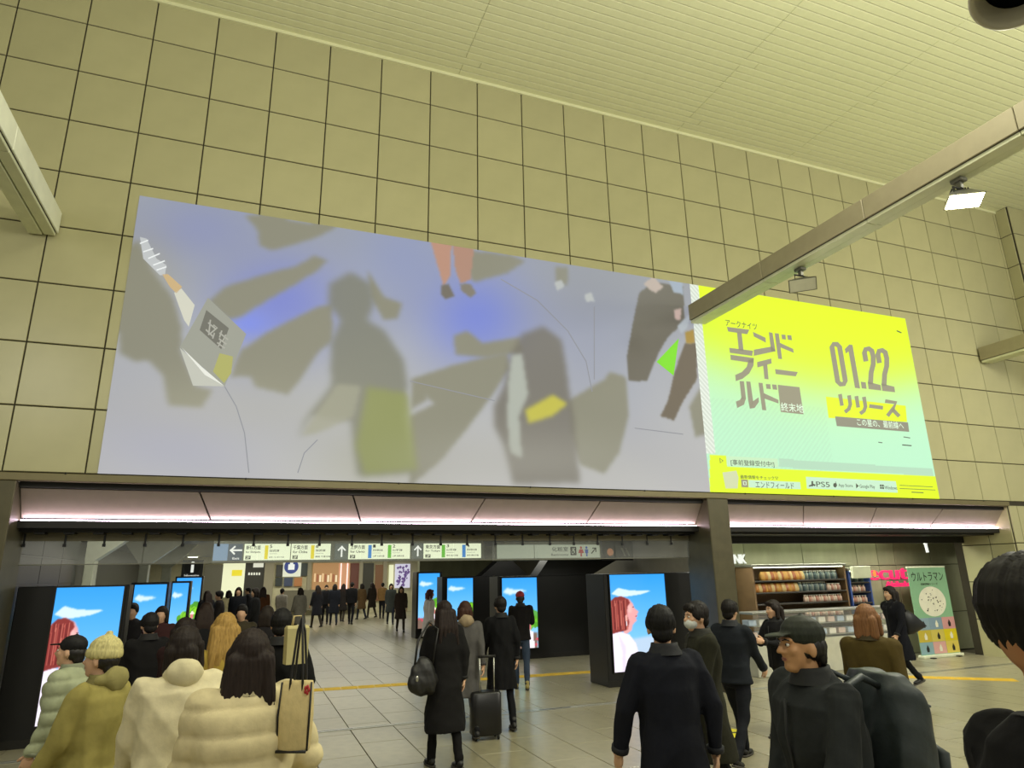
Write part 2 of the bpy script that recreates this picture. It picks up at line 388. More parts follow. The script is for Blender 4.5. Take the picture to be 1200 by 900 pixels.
# ------------------------------------------------------------------ beams
def beam(label, x0, x1, y_end, m_side):
    t = thing('ceiling_beam', label, 'beam', (x0, y_end, 6.43)); w_ = x1 - x0
    y = 0; L = 2.0; first = True
    while y > -16:
        a = y; d = y - (2.0 if not first else 1.98); first = False
        b = MB(); b.cbox(0, d + .008, .055, w_, a, .36, .006); obj('cladding_panel', b, m_side, t)
        b = MB(); b.cbox(.03, d + .008, .0, w_ * .52, a, .054, .005); b.cbox(w_ * .56, d + .008, .012, w_ - .03, a, .054, .005)
        obj('underside_panel', b, m_beamu, t); y = d
    b = MB(); b.box(.02, -16, .05, w_ - .02, -.02, .35); obj('core', b, m_joint, t)
    return t
beam('long brown box beam crossing in front of the yellow poster, with floodlights clamped under it', 7.46, 7.84, 9.76, m_beam)
beam('pale painted box beam meeting the tiled wall at the upper left', -3.1, -2.73, 9.76, mat('peeling_white_paint', (232, 234, 212), .55, var=.1, scale=3))
beam('short stretch of box beam meeting the tiled wall at the right edge', 15.5, 15.9, 9.76, m_beam)
def floodlight(label, x, y, z, on, yaw, tilt):
    t = thing('floodlight', label, 'floodlight', (x, y, z), 0, 'floodlights under the long beam')
    b = MB(); b.cbox(-.06, -.07, -.05, .06, .07, .0, .008); b.cbox(-.03, -.03, -.13, .03, .03, -.04, .006); obj('clamp', b, m_grey, t)
    b = MB(); b.tube([(-.13, 0, -.26), (-.13, 0, -.15), (.13, 0, -.15), (.13, 0, -.26)], .012, 8); obj('yoke', b, m_dark, t, loc=(0, 0, .02))
    R = Matrix.Rotation(yaw, 4, 'Z') @ Matrix.Rotation(tilt, 4, 'X')
    T = Matrix.Translation((0, 0, -.25)) @ R
    b = MB(); b.rings([[(-.1, -.08, -.06), (.1, -.08, -.06), (.1, -.08, .06), (-.1, -.08, .06)], [(-.19, .04, -.1), (.19, .04, -.1), (.19, .04, .1), (-.19, .04, .1)], [(-.2, .07, -.11), (.2, .07, -.11), (.2, .07, .11), (-.2, .07, .11)]]).xf(T)
    hd = obj('lamp_head', b, m_grey, t)
    b = MB()
    for k in range(7): b.box(-.09 + k * .03 - .004, -.13, -.05, -.09 + k * .03 + .004, -.07, .05)
    obj('cooling_fin', b.xf(T), m_dark, hd)
    b = MB(); b.box(-.185, .068, -.095, .185, .078, .095); obj('glass_front', b.xf(T), m_lampon if on else mat('lamp_glass_off', (205, 205, 178), .2), hd)
    if on:
        fw = T.to_3x3() @ Vector((0, 1, 0)); p = Vector((x, y, z)) + (T @ Vector((0, .12, 0)))
        a = area('floodlight_beam', p, (0, 0, 0), .36, .18, 170, (1, .98, .82)); aim(a, p + fw)
floodlight('lit floodlight glaring under the long beam near the right edge', 7.66, 4.62, 6.43, True, 2.6, -1.15)
floodlight('unlit floodlight hanging under the long beam above the yellow poster', 7.68, 7.2, 6.43, False, 2.4, -.8)
# round housing hung close overhead at the top right corner
hx, hy, hz = atq(1186, -12, 4.2)
t = thing('pendant_spotlight', 'grey cylindrical spotlight housing hanging at the top right corner', 'spotlight', (hx, hy, hz))
dr = Vector((-hx, -hy, CH - hz)).normalized(); dr = (dr + Vector((-.15, .25, -.75))).normalized()
Rq = dr.to_track_quat('Z', 'Y').to_matrix().to_4x4()
b = MB()
def ringc(r, z, n=32): return [(r * math.cos(2 * PI * k / n), r * math.sin(2 * PI * k / n), z) for k in range(n)]
b.rings([ringc(.12, -.5), ringc(.19, -.42), ringc(.2, 0), ringc(.225, .015), ringc(.225, .06), ringc(.205, .07), ringc(.19, .02), ringc(.17, -.12)], False)
obj('housing', b.xf(Rq), mat('spot_housing', (196, 190, 165), .45), t, True)
b = MB(); b.rings([ringc(.172, -.125), ringc(.12, -.15), ringc(.03, -.16)]); obj('lens', b.xf(Rq), mat('spot_lens', (22, 28, 38), .15), t, True)
b = MB(); b.rings([[(.203 * math.cos(a), .203 * math.sin(a), z) for a in np.linspace(2.2, 4.0, 10)] + [(.199 * math.cos(a), .199 * math.sin(a), z) for a in np.linspace(4.0, 2.2, 10)] for z in (-.3, -.04)])
obj('yellow_sticker', b.xf(Rq), mat('sticker_yellow', (206, 186, 50), .5), t)
b = MB(); b.tube([(0, 0, 0), (.1, .2, 10.72 - hz)], .025, 10); obj('drop_rod', b, m_grey, t)
# ------------------------------------------------------------------ floor
b = MB(); b.box(-9, -7, -.12, 23, 40, -.02); fo = struct('floor', b, m_fjoint)
FX, FY = .567, 1.134
stuff = MB(); k = 0
for i in range(-16, 42):
    for j in range(-8, 30):
        x0 = .332 + FX * i; y0 = 6.72 + FY * j + (FY / 2 if i % 2 else 0); g = .005
        if y0 > 38: continue
        if x0 > 15.4 and y0 > 9: continue
        if 5.1 < y0 < 12.2 and -3.2 < x0 < 12.9 and k < 300 and not (x0 > 5 + (y0 - 5) * 2.2) and not (x0 < -1.0 and y0 < 8):
            if 'ft' not in cache:
                bb = MB(); c = .003
                bb.rings([[(g, g, -.02), (FX - g, g, -.02), (FX - g, FY - g, -.02), (g, FY - g, -.02)], [(g, g, -c), (FX - g, g, -c), (FX - g, FY - g, -c), (g, FY - g, -c)], [(g + c, g + c, 0), (FX - g - c, g + c, 0), (FX - g - c, FY - g - c, 0), (g + c, FY - g - c, 0)]])
                cache['ft'] = bb.mesh('floor_tile', m_floor)
            link('floor_tile', cache['ft'], fo, (x0, y0, 0)); k += 1
        else: stuff.box(x0 + g, y0 + g, -.02, x0 + FX - g, y0 + FY - g, 0)
o = obj('floor_tile', stuff, m_floor, fo); o['kind'] = 'stuff'
# shutter track across both openings
for bi, (x0, x1) in enumerate(BAY):
    b = MB(); b.box(x0, 9.80, -.01, x1, 9.835, .006); b.box(x0, 9.875, -.01, x1, 9.91, .006); b.box(x0, 9.83, -.01, x1, 9.88, .001)
    ft = struct('trim_floor_track_%d' % (bi + 1), b, m_steel)
    for k in range(6):
        b = MB(); b.cbox(0, 0, 0, .5, .035, .004, .001); obj('track_insert', b, m_dark, ft, loc=(x0 + .5 + k * 1.6, 9.838, .0015))
# tactile strips
def tactile(name, label, p0, p1, w_=.3):
    p0, p1 = Vector((*p0, 0)), Vector((*p1, 0)); d = p1 - p0; n = int(d.length / .3); rz = math.atan2(d.y, d.x)
    t = thing(name, label, 'floor marking', p0, rz)
    b = MB(); b.cbox(.003, -.15, .0, .297, .15, .004, .001)
    for q in range(4): b.cbox(.015, -.13 + q * .075, .0035, .285, -.095 + q * .075, .009, .002)
    me = b.mesh('tactile_tile', m_yellow)
    for i in range(n): link('tactile_tile', me, t, (i * .3, 0, 0))
tactile('tactile_strip', 'long yellow tactile paving strip running between the screen pillars', (-2.4, 13.6), (8.0 - .2, 12.85))
tactile('tactile_strip', 'short yellow tactile paving strip on the floor in front of the green banner', (10.6, 10.3), (12.75, 8.4))
t = thing('floor_sticker', 'round yellow floor sticker with dark marks beside the walking man in a suit', 'floor sticker', (5.67, 7.55, .0))
b = MB(); b.rings([ringc(.27, .001, 40), ringc(.27, .003, 40)]); obj('disc', b, mat('sticker_bright', (226, 214, 30), .5), t)
b = MB()
for (a, c_) in ((-.06, .05), (.06, -.04)): b.prism([(a - .1, c_ - .03, .004), (a + .1, c_ - .05, .004), (a + .1, c_, .004), (a - .1, c_ + .02, .004)], (0, 0, .001))
obj('dark_mark', b, m_dark, t)
# ------------------------------------------------------------------ the long wall picture and the yellow advertisement
def px_grid(x0, z0, x1, z1, nx, nz, Y=WY):
    xs = np.linspace(x0, x1, nx + 1); zs = np.linspace(z0, z1, nz + 1); XX, ZZ = np.meshgrid(xs, zs)
    q = XX[..., None] * ax + Y * ay + (ZZ - CH)[..., None] * az
    return 600 + F * q[..., 0] / q[..., 2], 450 + F * q[..., 1] / q[..., 2]
AX0, AXM, AX1, AZ0, AZ1 = -1.85, 7.57, 13.32, 3.262, 7.262
PYp = WY - .012
def paint(img, px, py, poly, col, k=0, a=1.):
    m = blur(inpoly(px, py, poly).astype(float), k)[..., None] * a
    return img * (1 - m) + np.array(col, float) * m
nx, nz = 420, 180
gx, gy = px_grid(AX0, AZ0, AXM, AZ1, nx, nz)
t_ = np.clip((gy - 250) / 320, 0, 1)[..., None]
img = np.array([152, 158, 172.]) * (1 - t_) + np.array([186, 186, 188.]) * t_
gr_ = np.sin(gx * .021 + np.sin(gy * .017) * 2) * np.sin(gy * .027 + 1.3 * np.sin(gx * .013)); img = img + gr_[..., None] * np.array([4., 4., 2.])
def glow(cx, cy, rx, ry, col, a):
    global img
    m = np.exp(-((gx - cx) / rx) ** 2 - ((gy - cy) / ry) ** 2)[..., None] * a; img = img * (1 - m) + np.array(col, float) * m
glow(330, 355, 75, 55, (118, 130, 214), .85); glow(560, 370, 70, 60, (118, 134, 222), .95); glow(290, 380, 30, 18, (120, 140, 245), .7)
glow(220, 270, 90, 40, (136, 144, 192), .7); glow(470, 300, 60, 60, (134, 146, 198), .6); glow(700, 380, 80, 110, (140, 148, 180), .5); glow(210, 500, 110, 60, (172, 174, 198), .7)
glow(170, 320, 40, 60, (165, 162, 140), .5); glow(440, 540, 70, 40, (165, 165, 140), .4)
r5 = lambda P: [(100 + x / 2.5725, 220 + y / 2.5725) for x, y in P]
r6 = lambda P: [(480 + x / 2.811, 260 + y / 2.811) for x, y in P]
SH = (138, 137, 122); SH2 = (122, 123, 110)
for P in [[(370, 345), (420, 300), (520, 268), (640, 235), (690, 205), (730, 220), (700, 250), (620, 300), (540, 345), (470, 390), (430, 400)],
          [(470, 490), (560, 430), (700, 360), (745, 352), (745, 460), (700, 500), (640, 590), (610, 625), (510, 600), (500, 570), (440, 570), (455, 520)],
          [(105, 200), (160, 160), (200, 250), (265, 335), (290, 420), (290, 500), (335, 600), (385, 610), (350, 665), (250, 655), (235, 570), (190, 520), (150, 525), (105, 500), (95, 330)],
          [(480, 85), (560, 80), (620, 100), (760, 118), (700, 150), (620, 175), (560, 190), (525, 175), (520, 130)],
          [(850, 250), (900, 330), (955, 350), (940, 395), (900, 400), (860, 330)], [(985, 590), (1029, 570), (1029, 640), (980, 670)]]:
    img = paint(img, gx, gy, r5(P), SH, 2)
for P in [[(145, 375), (190, 360), (240, 400), (365, 380), (370, 430), (250, 450), (150, 440)], [(0, 520), (150, 470), (320, 430), (330, 480), (280, 560), (190, 680), (100, 790), (0, 870), (0, 640), (80, 600)],
          [(520, 590), (640, 520), (660, 495), (710, 510), (720, 640), (690, 760), (640, 830), (560, 800), (530, 700)], [(150, 90), (330, 110), (380, 130), (320, 170), (210, 200)],
          [(920, 610), (960, 540), (975, 700), (940, 710)], [(480, 150), (520, 150), (520, 210), (480, 200)]]:
    img = paint(img, gx, gy, r6(P), SH, 2)
# plain soft shadows where figures stand in the picture
for P in [[(735, 290), (800, 255), (860, 290), (870, 350), (850, 400), (900, 430), (960, 520), (970, 590), (960, 700), (990, 860), (820, 870), (800, 700), (680, 690), (640, 760), (620, 820), (660, 700), (740, 600), (740, 470), (770, 400), (730, 350)]]:
    img = paint(img, gx, gy, r5(P), SH2, 3, .85)
img = paint(img, gx, gy, r5([(850, 600), (970, 620), (1000, 850), (840, 865), (815, 780)]), (142, 150, 84), 3, .8)
img = paint(img, gx, gy, r5([(760, 590), (830, 600), (810, 690), (700, 740), (650, 750), (690, 690)]), (160, 160, 142), 2, .8)
for P in [[(370, 370), (440, 345), (500, 390), (515, 480), (525, 560), (540, 640), (560, 860), (340, 865), (310, 740), (280, 680), (275, 610), (310, 540), (330, 440)]]:
    img = paint(img, gx, gy, r6(P), (112, 108, 100), 3, .85)
img = paint(img, gx, gy, r6([(335, 440), (370, 435), (390, 570), (360, 640), (370, 780), (330, 760), (320, 640), (325, 520)]), (186, 194, 186), 2, .8)
img = paint(img, gx, gy, r6([(380, 620), (470, 570), (520, 600), (470, 640), (390, 665)]), (202, 196, 70), 2, .9)
# cropped bystanders' legs at the top and right edges, plain
for P, c_ in [([(68, 62), (138, 72), (132, 180), (112, 215), (90, 140)], (186, 142, 124)), ([(142, 75), (212, 82), (200, 190), (168, 205), (150, 160)], (176, 136, 120)),
              ([(104, 210), (128, 205), (148, 245), (118, 256), (104, 240)], (112, 106, 98)), ([(165, 205), (200, 205), (218, 235), (200, 250), (170, 228)], (128, 122, 112)),
              ([(475, 200), (500, 192), (510, 215), (485, 228)], (196, 202, 206)), ([(575, 240), (598, 232), (608, 262), (580, 265)], (200, 206, 210)),
              ([(755, 235), (800, 200), (900, 215), (905, 330), (850, 380), (820, 430), (780, 525), (720, 525), (715, 440), (735, 330)], (106, 102, 92)),
              ([(905, 400), (945, 400), (945, 520), (900, 590), (870, 655), (825, 640), (850, 590), (870, 500)], (108, 98, 84)),
              ([(770, 205), (800, 180), (835, 215), (810, 235), (790, 225)], (206, 188, 178)), ([(850, 190), (895, 190), (900, 240), (870, 235)], (168, 184, 206)),
              ([(870, 290), (895, 285), (890, 325), (872, 320)], (206, 178, 172)), ([(880, 345), (925, 300), (915, 345), (895, 370)], (178, 186, 196)),
              ([(905, 365), (935, 355), (938, 400), (908, 402)], (168, 138, 62))]:
    img = paint(img, gx, gy, r6(P), c_, 1)
m_mural = attr_mat('wall_picture_projected', .80, .22, .6)  # the projection's light is put into the sheet as emission
glow(250, 480, 150, 40, (182, 180, 158), .35); glow(700, 330, 110, 50, (150, 152, 150), .35); glow(600, 540, 160, 34, (178, 177, 168), .35)
pic = thing('wall_picture', 'long blue-grey projected picture on the tiled wall left of the yellow poster', 'wall picture', (0, 0, 0))
picture('picture_sheet', AX0, AZ0, AXM, AZ1, PYp, nx, nz, img, m_mural, pic)
ptf = lambda col, e=.8: mat('print_%d_%d_%d' % col, col, .6, emit=e)  # glow of the projection put into each piece's colour
y2 = PYp - .003
poly_on_wall([r6([(812, 462), (885, 385), (868, 507)])], y2, .002, ptf((128, 226, 36)), 'green_card', pic)
poly_on_wall([r5([(370, 333), (485, 442), (420, 600), (285, 482)])], y2, .002, ptf((158, 160, 150)), 'grey_folder', pic)
poly_on_wall([r5([(285, 484), (325, 598), (418, 600)])], y2 - .002, .002, ptf((196, 198, 188)), 'folder_flap', pic)
poly_on_wall([r5([(292, 484), (350, 540), (418, 598), (360, 565)])], y2 - .004, .002, ptf((236, 238, 230)), 'folder_edge', pic)
poly_on_wall([r5([(405, 500), (445, 510), (440, 560), (418, 590), (385, 555)])], y2 - .003, .002, ptf((176, 176, 104)), 'yellow_patch', pic)
poly_on_wall([r5([(365, 370), (433, 425), (410, 488), (345, 430)])], y2 - .003, .002, ptf((112, 112, 104)), 'dark_label', pic)
z8 = lambda P: [(200 + x / 7.5, 340 + y / 7.5) for x, y in P]
LL = (176, 176, 166)
strokes = []
for P in [[(330, 290), (395, 345)], [(350, 265), (335, 400)], [(310, 350), (375, 415)], [(375, 310), (410, 335), (350, 385)], [(385, 380), (370, 430)], [(430, 380), (505, 440)],
          [(450, 360), (430, 420)], [(485, 395), (460, 450)], [(425, 430), (490, 480)], [(410, 465), (475, 515)], [(445, 440), (420, 500)]]:
    strokes += [z8(q) for q in ribbon(P, 13)]
poly_on_wall(strokes, y2 - .006, .001, ptf(LL), 'label_marks', pic)
for P, c_, n_ in [([(165, 150), (185, 155), (215, 215), (245, 235), (240, 265), (225, 265), (175, 215)], (196, 200, 204), 'sleeve_highlight'), ([(232, 262), (250, 262), (292, 300), (275, 320), (255, 300)], (206, 178, 132), 'forearm'),
                  ([(268, 318), (290, 305), (330, 355), (312, 420), (298, 400), (285, 365)], (214, 214, 200), 'glove')]:
    poly_on_wall([r5(P)], y2, .002, ptf(c_), n_, pic)
st = []
for P in [[(165, 170), (190, 160)], [(175, 195), (205, 185)], [(190, 215), (225, 200)], [(205, 235), (240, 222)], [(215, 250), (245, 240)]]: st += [r5(q) for q in ribbon(P, 4)]
poly_on_wall(st, y2 - .003, .001, ptf((240, 244, 246)), 'sleeve_stripes', pic)
crv = []
for P in [[(420, 600), (455, 660), (480, 740), (493, 860)], [(640, 860), (660, 800), (700, 760)]]: crv += [r5(q) for q in ribbon(P, 3)]
for P in [[(300, 190), (420, 260), (520, 360), (580, 460), (600, 560)], [(607, 280), (607, 520)], [(0, 525), (150, 560), (280, 590)], [(740, 680), (900, 700)]]: crv += [r6(q) for q in ribbon(P, 3)]
for c_ in crv: poly_on_wall([c_], y2, .001, ptf((146, 148, 156)), 'ground_line', pic)
# the advertisement
ad = thing('poster_advertisement', 'bright yellow and mint projected poster on the tiled wall reading 01.22', 'poster', (0, 0, 0))
nx, nz = 300, 200
gx, gy = px_grid(AXM, AZ0, AX1, AZ1, nx, nz)
XX = np.linspace(0, 1, nx + 1)[None, :] * np.ones((nz + 1, 1)); ZZ = np.linspace(0, 1, nz + 1)[:, None] * np.ones((1, nx + 1))
s_ = 1 / (1 + np.exp(-(ZZ - (.66 - .10 * np.sin(XX * 3.1))) * 13)); s_ = s_[..., None]
YEL = np.array([226, 250, 28.]); MINT = np.array([186, 238, 204.])
img = MINT * (1 - s_) + YEL * s_
hat = ((np.floor((XX * 5.75 - ZZ * 4) / .055) % 2) * ((ZZ < .44) & (XX < .52))) [..., None] * .05; img = img * (1 - hat) + np.array([120, 140, 120.]) * hat
edge = ((np.floor((XX * 5.75 + ZZ * 4) / .05) % 2 == 0) & (XX < .035) & (ZZ > .17))[..., None] * 1.; left = (XX < .035)[..., None] * (ZZ > .17)[..., None]
img = img * (1 - left) + (np.array([206, 216, 206.]) * (1 - edge) + np.array([232, 240, 232.]) * edge) * left
z7 = lambda P: [(800 + x / 3.2156, 320 + y / 3.2156) for x, y in P]
img = paint(img, gx, gy, z7([(100, 685), (162, 688), (165, 730), (980, 768), (985, 860), (100, 860)]), (222, 246, 32))
img = paint(img, gx, gy, z7([(360, 700), (940, 738), (945, 765), (362, 732)]), (178, 216, 190))
picture('poster_sheet', AXM, AZ0, AX1, AZ1, PYp, nx, nz, img, attr_mat('poster_projected', .86, .22, .6), ad)  # sheet emits to stand for the projected light
za = lambda P: [(840 + x / 6.425, 360 + y / 6.425) for x, y in P]
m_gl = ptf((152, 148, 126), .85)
LOGO = [[(72, 150), (240, 172), (225, 205), (82, 185)], [(148, 190), (182, 195), (197, 330), (162, 325)], [(90, 308), (268, 330), (262, 368), (95, 345)],
        [(268, 188), (362, 232), (365, 268), (275, 222)], [(388, 190), (415, 195), (438, 335), (405, 335)], [(275, 322), (410, 298), (438, 333), (275, 368)],
        [(432, 198), (462, 200), (487, 392), (458, 390)], [(470, 270), (570, 316), (575, 345), (474, 304)], [(482, 208), (512, 210), (516, 245), (488, 243)], [(526, 212), (556, 214), (562, 250), (532, 247)],
        [(98, 360), (275, 385), (268, 422), (102, 398)], [(235, 400), (275, 385), (272, 440), (222, 450)], [(222, 450), (272, 440), (240, 500), (185, 490)], [(185, 490), (240, 500), (190, 540), (140, 558), (135, 512)],
        [(300, 415), (405, 388), (408, 425), (302, 455)], [(345, 440), (375, 430), (385, 545), (355, 540)], [(435, 468), (605, 490), (590, 522), (440, 505)],
        [(168, 558), (200, 560), (215, 690), (182, 690)], [(182, 680), (215, 690), (200, 735), (150, 760), (140, 712), (170, 700)], [(218, 560), (248, 563), (270, 715), (245, 765), (232, 700)], [(262, 715), (310, 680), (312, 715), (280, 760), (245, 765)],
        [(310, 570), (340, 573), (368, 778), (338, 775)], [(348, 648), (460, 700), (460, 726), (352, 688)], [(365, 580), (398, 582), (402, 618), (370, 615)], [(412, 583), (445, 586), (450, 623), (418, 620)],
        [(455, 586), (618, 604), (648, 808), (478, 790)]]
poly_on_wall([za(p) for p in LOGO], y2, .002, m_gl, 'katakana_logo', ad)
zb = lambda P: [(960 + x / 5.625, 380 + y / 5.625) for x, y in P]
def stroke2(pts, w_, closed=False): return [zb(q) for q in ribbon(pts, w_, closed)]
D_ = stroke2([(80, 150), (92, 133), (112, 133), (130, 150), (168, 375), (158, 395), (138, 397), (118, 380)], 32, True)
D_ += [zb([(165, 165), (195, 135), (215, 138), (265, 425), (232, 420), (190, 180), (172, 195)]), zb([(270, 380), (302, 384), (308, 427), (277, 423)])]
two = [(304, 246), (294, 190), (302, 166), (322, 162), (342, 175), (352, 215), (352, 265), (338, 320), (334, 395)]
D_ += stroke2(two, 32) + [zb([(316, 380), (400, 402), (405, 438), (322, 428)])]
D_ += stroke2([(x + 89, y + 11) for x, y in two], 32) + [zb([(405, 392), (490, 413), (496, 449), (412, 440)])]
poly_on_wall(D_, y2, .002, m_gl, 'date_numerals', ad)
poly_on_wall([zb([(40, 478), (565, 538), (575, 645), (58, 618)])], y2, .0015, ptf((228, 250, 34), .86), 'yellow_band', ad)
poly_on_wall([zb([(100, 608), (580, 648), (588, 710), (112, 672)])], y2 - .002, .0015, ptf((150, 148, 130), .75), 'grey_band', ad)
K_ = []
for P in [[(132, 462), (145, 538)], [(192, 470), (200, 530), (190, 560), (165, 580)], [(240, 475), (252, 550)], [(290, 480), (300, 545), (290, 572), (265, 590)], [(325, 540), (415, 552)], [(430, 508), (500, 518), (480, 560), (445, 605)], [(478, 562), (522, 608)]]:
    K_ += stroke2(P, 24)
poly_on_wall(K_, y2 - .003, .002, m_gl, 'release_lettering', ad)
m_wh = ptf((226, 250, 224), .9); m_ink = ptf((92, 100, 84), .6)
ptext('この星の、最前線へ', (1004, 499), (1057, 495), y2 - .006, m_wh, ad)
ptext('アークナイツ', (850, 382), (886, 379.5), y2, m_ink, ad)
ptext('終末地', (915, 482), (940, 474), y2 - .004, m_wh, ad)
ptext('[事前登録受付中!]', (856, 546), (906, 541), y2 - .004, m_ink, ad)
ptext('最新情報をチェック▽', (867, 561), (911, 558.5), y2 - .004, m_ink, ad)
poly_on_wall([z7([(162, 690), (355, 700), (358, 732), (165, 726)])], y2, .0015, ptf((200, 236, 196), .85), 'strip', ad)
poly_on_wall([z7([(245, 780), (440, 788), (443, 815), (247, 808)])], y2, .0015, ptf((200, 236, 206), .85), 'strip', ad)
poly_on_wall([z7([(462, 768), (800, 785), (808, 828), (466, 812)])], y2, .0015, ptf((200, 236, 206), .85), 'strip', ad)
poly_on_wall([z7([(218, 778), (243, 779), (245, 808), (220, 807)])], y2, .0015, m_gl, 'icon', ad)
poly_on_wall([z7(q) for q in ribbon([(226, 786), (236, 787), (237, 799), (227, 798)], 3, True)], y2 - .003, .001, m_wh, 'icon_ring', ad)
poly_on_wall([z7([(148, 752), (200, 745), (208, 770), (205, 812), (160, 812)])], y2, .0015, ptf((208, 218, 176), .85), 'pale_patch', ad)
poly_on_wall([z7(q) for q in ribbon([(138, 698), (150, 708), (140, 716)], 3, True)], y2, .001, m_ink, 'triangle_mark', ad)
ptext('エンドフィールド', (885, 572), (929, 566), y2 - .004, m_ink, ad)
ptext('PS5', (956, 570.5), (971, 565), y2 - .004, m_ink, ad)
ptext('App Store', (982, 571.5), (998, 567.5), y2 - .004, m_ink, ad)
ptext('Google Play', (1007, 573), (1024, 568.5), y2 - .004, m_ink, ad)
ptext('Windows', (1036, 573.5), (1050, 570), y2 - .004, m_ink, ad)
lg = [[(950, 564), (952, 564), (952, 570), (950, 570)], [(952, 567), (955, 568), (954, 570), (952, 569)], [(947, 569), (950, 568), (950, 570), (947, 570.5)],
      [(976, 566.5), (979, 566), (980, 569), (978.5, 571.5), (976.5, 571), (975.5, 569)], [(978, 564.5), (979, 565), (978.3, 566)],
      [(1002, 566.5), (1005.5, 569.5), (1002.5, 572.5)], [(1030, 568), (1032, 568), (1032.2, 570.2), (1030.2, 570.1)], [(1032.5, 568), (1034.6, 568.1), (1034.8, 570.4), (1032.7, 570.3)],
      [(1030.3, 570.7), (1032.3, 570.8), (1032.5, 573), (1030.5, 572.9)], [(1032.8, 570.9), (1034.9, 571), (1035, 573.2), (1033, 573.1)]]
poly_on_wall(lg, y2 - .004, .001, m_ink, 'store_marks', ad)
poly_on_wall([z7(q) for q in ribbon([(815, 800), (940, 806)], 2) + ribbon([(815, 812), (950, 818)], 2) + ribbon([(860, 826), (905, 828)], 3)] + [z7(q) for q in ribbon([(830, 618), (855, 622)], 3) + ribbon([(825, 648), (860, 651)], 4) + ribbon([(804, 218), (822, 226)], 4) + ribbon([(735, 638), (750, 640)], 3)], y2, .001, m_ink, 'small_print', ad)
# ------------------------------------------------------------------ video screens on black pillars
m_scr = attr_mat('screen_picture', 1.35, .02, .3)
def screen_img(kind, nx, nz, seed):
    u = np.linspace(0, 1, nx + 1)[None, :] * np.ones((nz + 1, 1)); v = np.linspace(0, 1, nz + 1)[:, None] * np.ones((1, nx + 1))
    t = np.clip(v, 0, 1)[..., None]; img = np.array([150, 205, 240.]) * (1 - t) + np.array([48, 150, 232.]) * t
    def P(poly, c, k=0, a=1.):
        nonlocal img
        m = blur(inpoly(u, v, poly).astype(float), k)[..., None] * a; img = img * (1 - m) + np.array(c, float) * m
    P([(.02, .80), (.15, .86), (.35, .83), (.75, .82), (.55, .785), (.2, .76)], (214, 228, 244), 1, .9)
    if kind == 'woman':
        P([(.0, .12), (.5, .1), (.9, .2), (1, .25), (1, .35), (.6, .34), (0, .3)], (176, 198, 220), 3)
        P([(.55, .0), (1, .0), (1, .24), (.7, .2)], (190, 206, 120), 2)
        P([(.22, .76), (.33, .74), (.39, .69), (.42, .64), (.49, .60), (.455, .575), (.465, .555), (.435, .54), (.445, .51), (.37, .47), (.34, .41), (.2, .36), (.2, .6)], (222, 158, 158), 1)
        P([(.3, .68), (.37, .66), (.36, .6), (.3, .6)], (234, 186, 178), 2, .8); P([(.37, .66), (.41, .655), (.40, .645)], (70, 40, 44), 0, .8); P([(.42, .565), (.46, .56), (.43, .55)], (176, 70, 90), 0)
        P([(0, .72), (.08, .765), (.2, .77), (.31, .74), (.345, .70), (.29, .66), (.275, .57), (.31, .50), (.27, .42), (.15, .40), (0, .38)], (128, 48, 46), 1)
        for i in range(9):
            x0 = .01 + i * .03; P([(x0, .73 - i * .002), (x0 + .012, .735), (x0 + .02 + i * .002, .43), (x0 + .008, .42)], [(190, 96, 84), (92, 28, 32), (214, 128, 108)][i % 3], 0, .65)
        P([(.24, .57), (.28, .575), (.285, .52), (.25, .51)], (232, 168, 158), 0, .9); P([(.255, .51), (.27, .51), (.265, .46), (.25, .47)], (240, 240, 245), 0)
        P([(0, .385), (.14, .405), (.3, .37), (.4, .28), (.46, .14), (.5, 0), (0, 0)], (232, 222, 238), 1); P([(.1, .39), (.16, .2), (.14, 0), (.2, 0), (.22, .25)], (204, 194, 216), 1, .6)
    else:
        rs = np.random.RandomState(seed)
        P([(.0, .0), (1, 0), (1, .22), (0, .18)], (120, 96, 84), 1)
        for i in range(26):
            cx, cy, r = .55 + .45 * rs.rand(), .28 + .22 * rs.rand(), .07 + .06 * rs.rand()
            g = rs.rand(); P([(cx + r * 1.3 * math.cos(a), cy + r * .6 * math.sin(a)) for a in np.linspace(0, 6, 9)], (70 + 70 * g, 140 + 70 * g, 40), 0, .85)
        for i in range(14): cx, cy = rs.rand(), .02 + .16 * rs.rand(); P([(cx - .06, cy), (cx, cy + .03), (cx + .06, cy), (cx, cy - .02)], (196, 70, 90), 0)
        P([(.62, 0), (.66, .22), (.74, .27), (.86, .22), (.9, 0)], (240, 226, 236), 0)
        P([(.7, .26), (.69, .34), (.76, .37), (.82, .33), (.8, .26)], (206, 120, 120), 0)
        P([(.66, .33), (.76, .40), (.86, .33)], (236, 220, 210), 0)
    return img
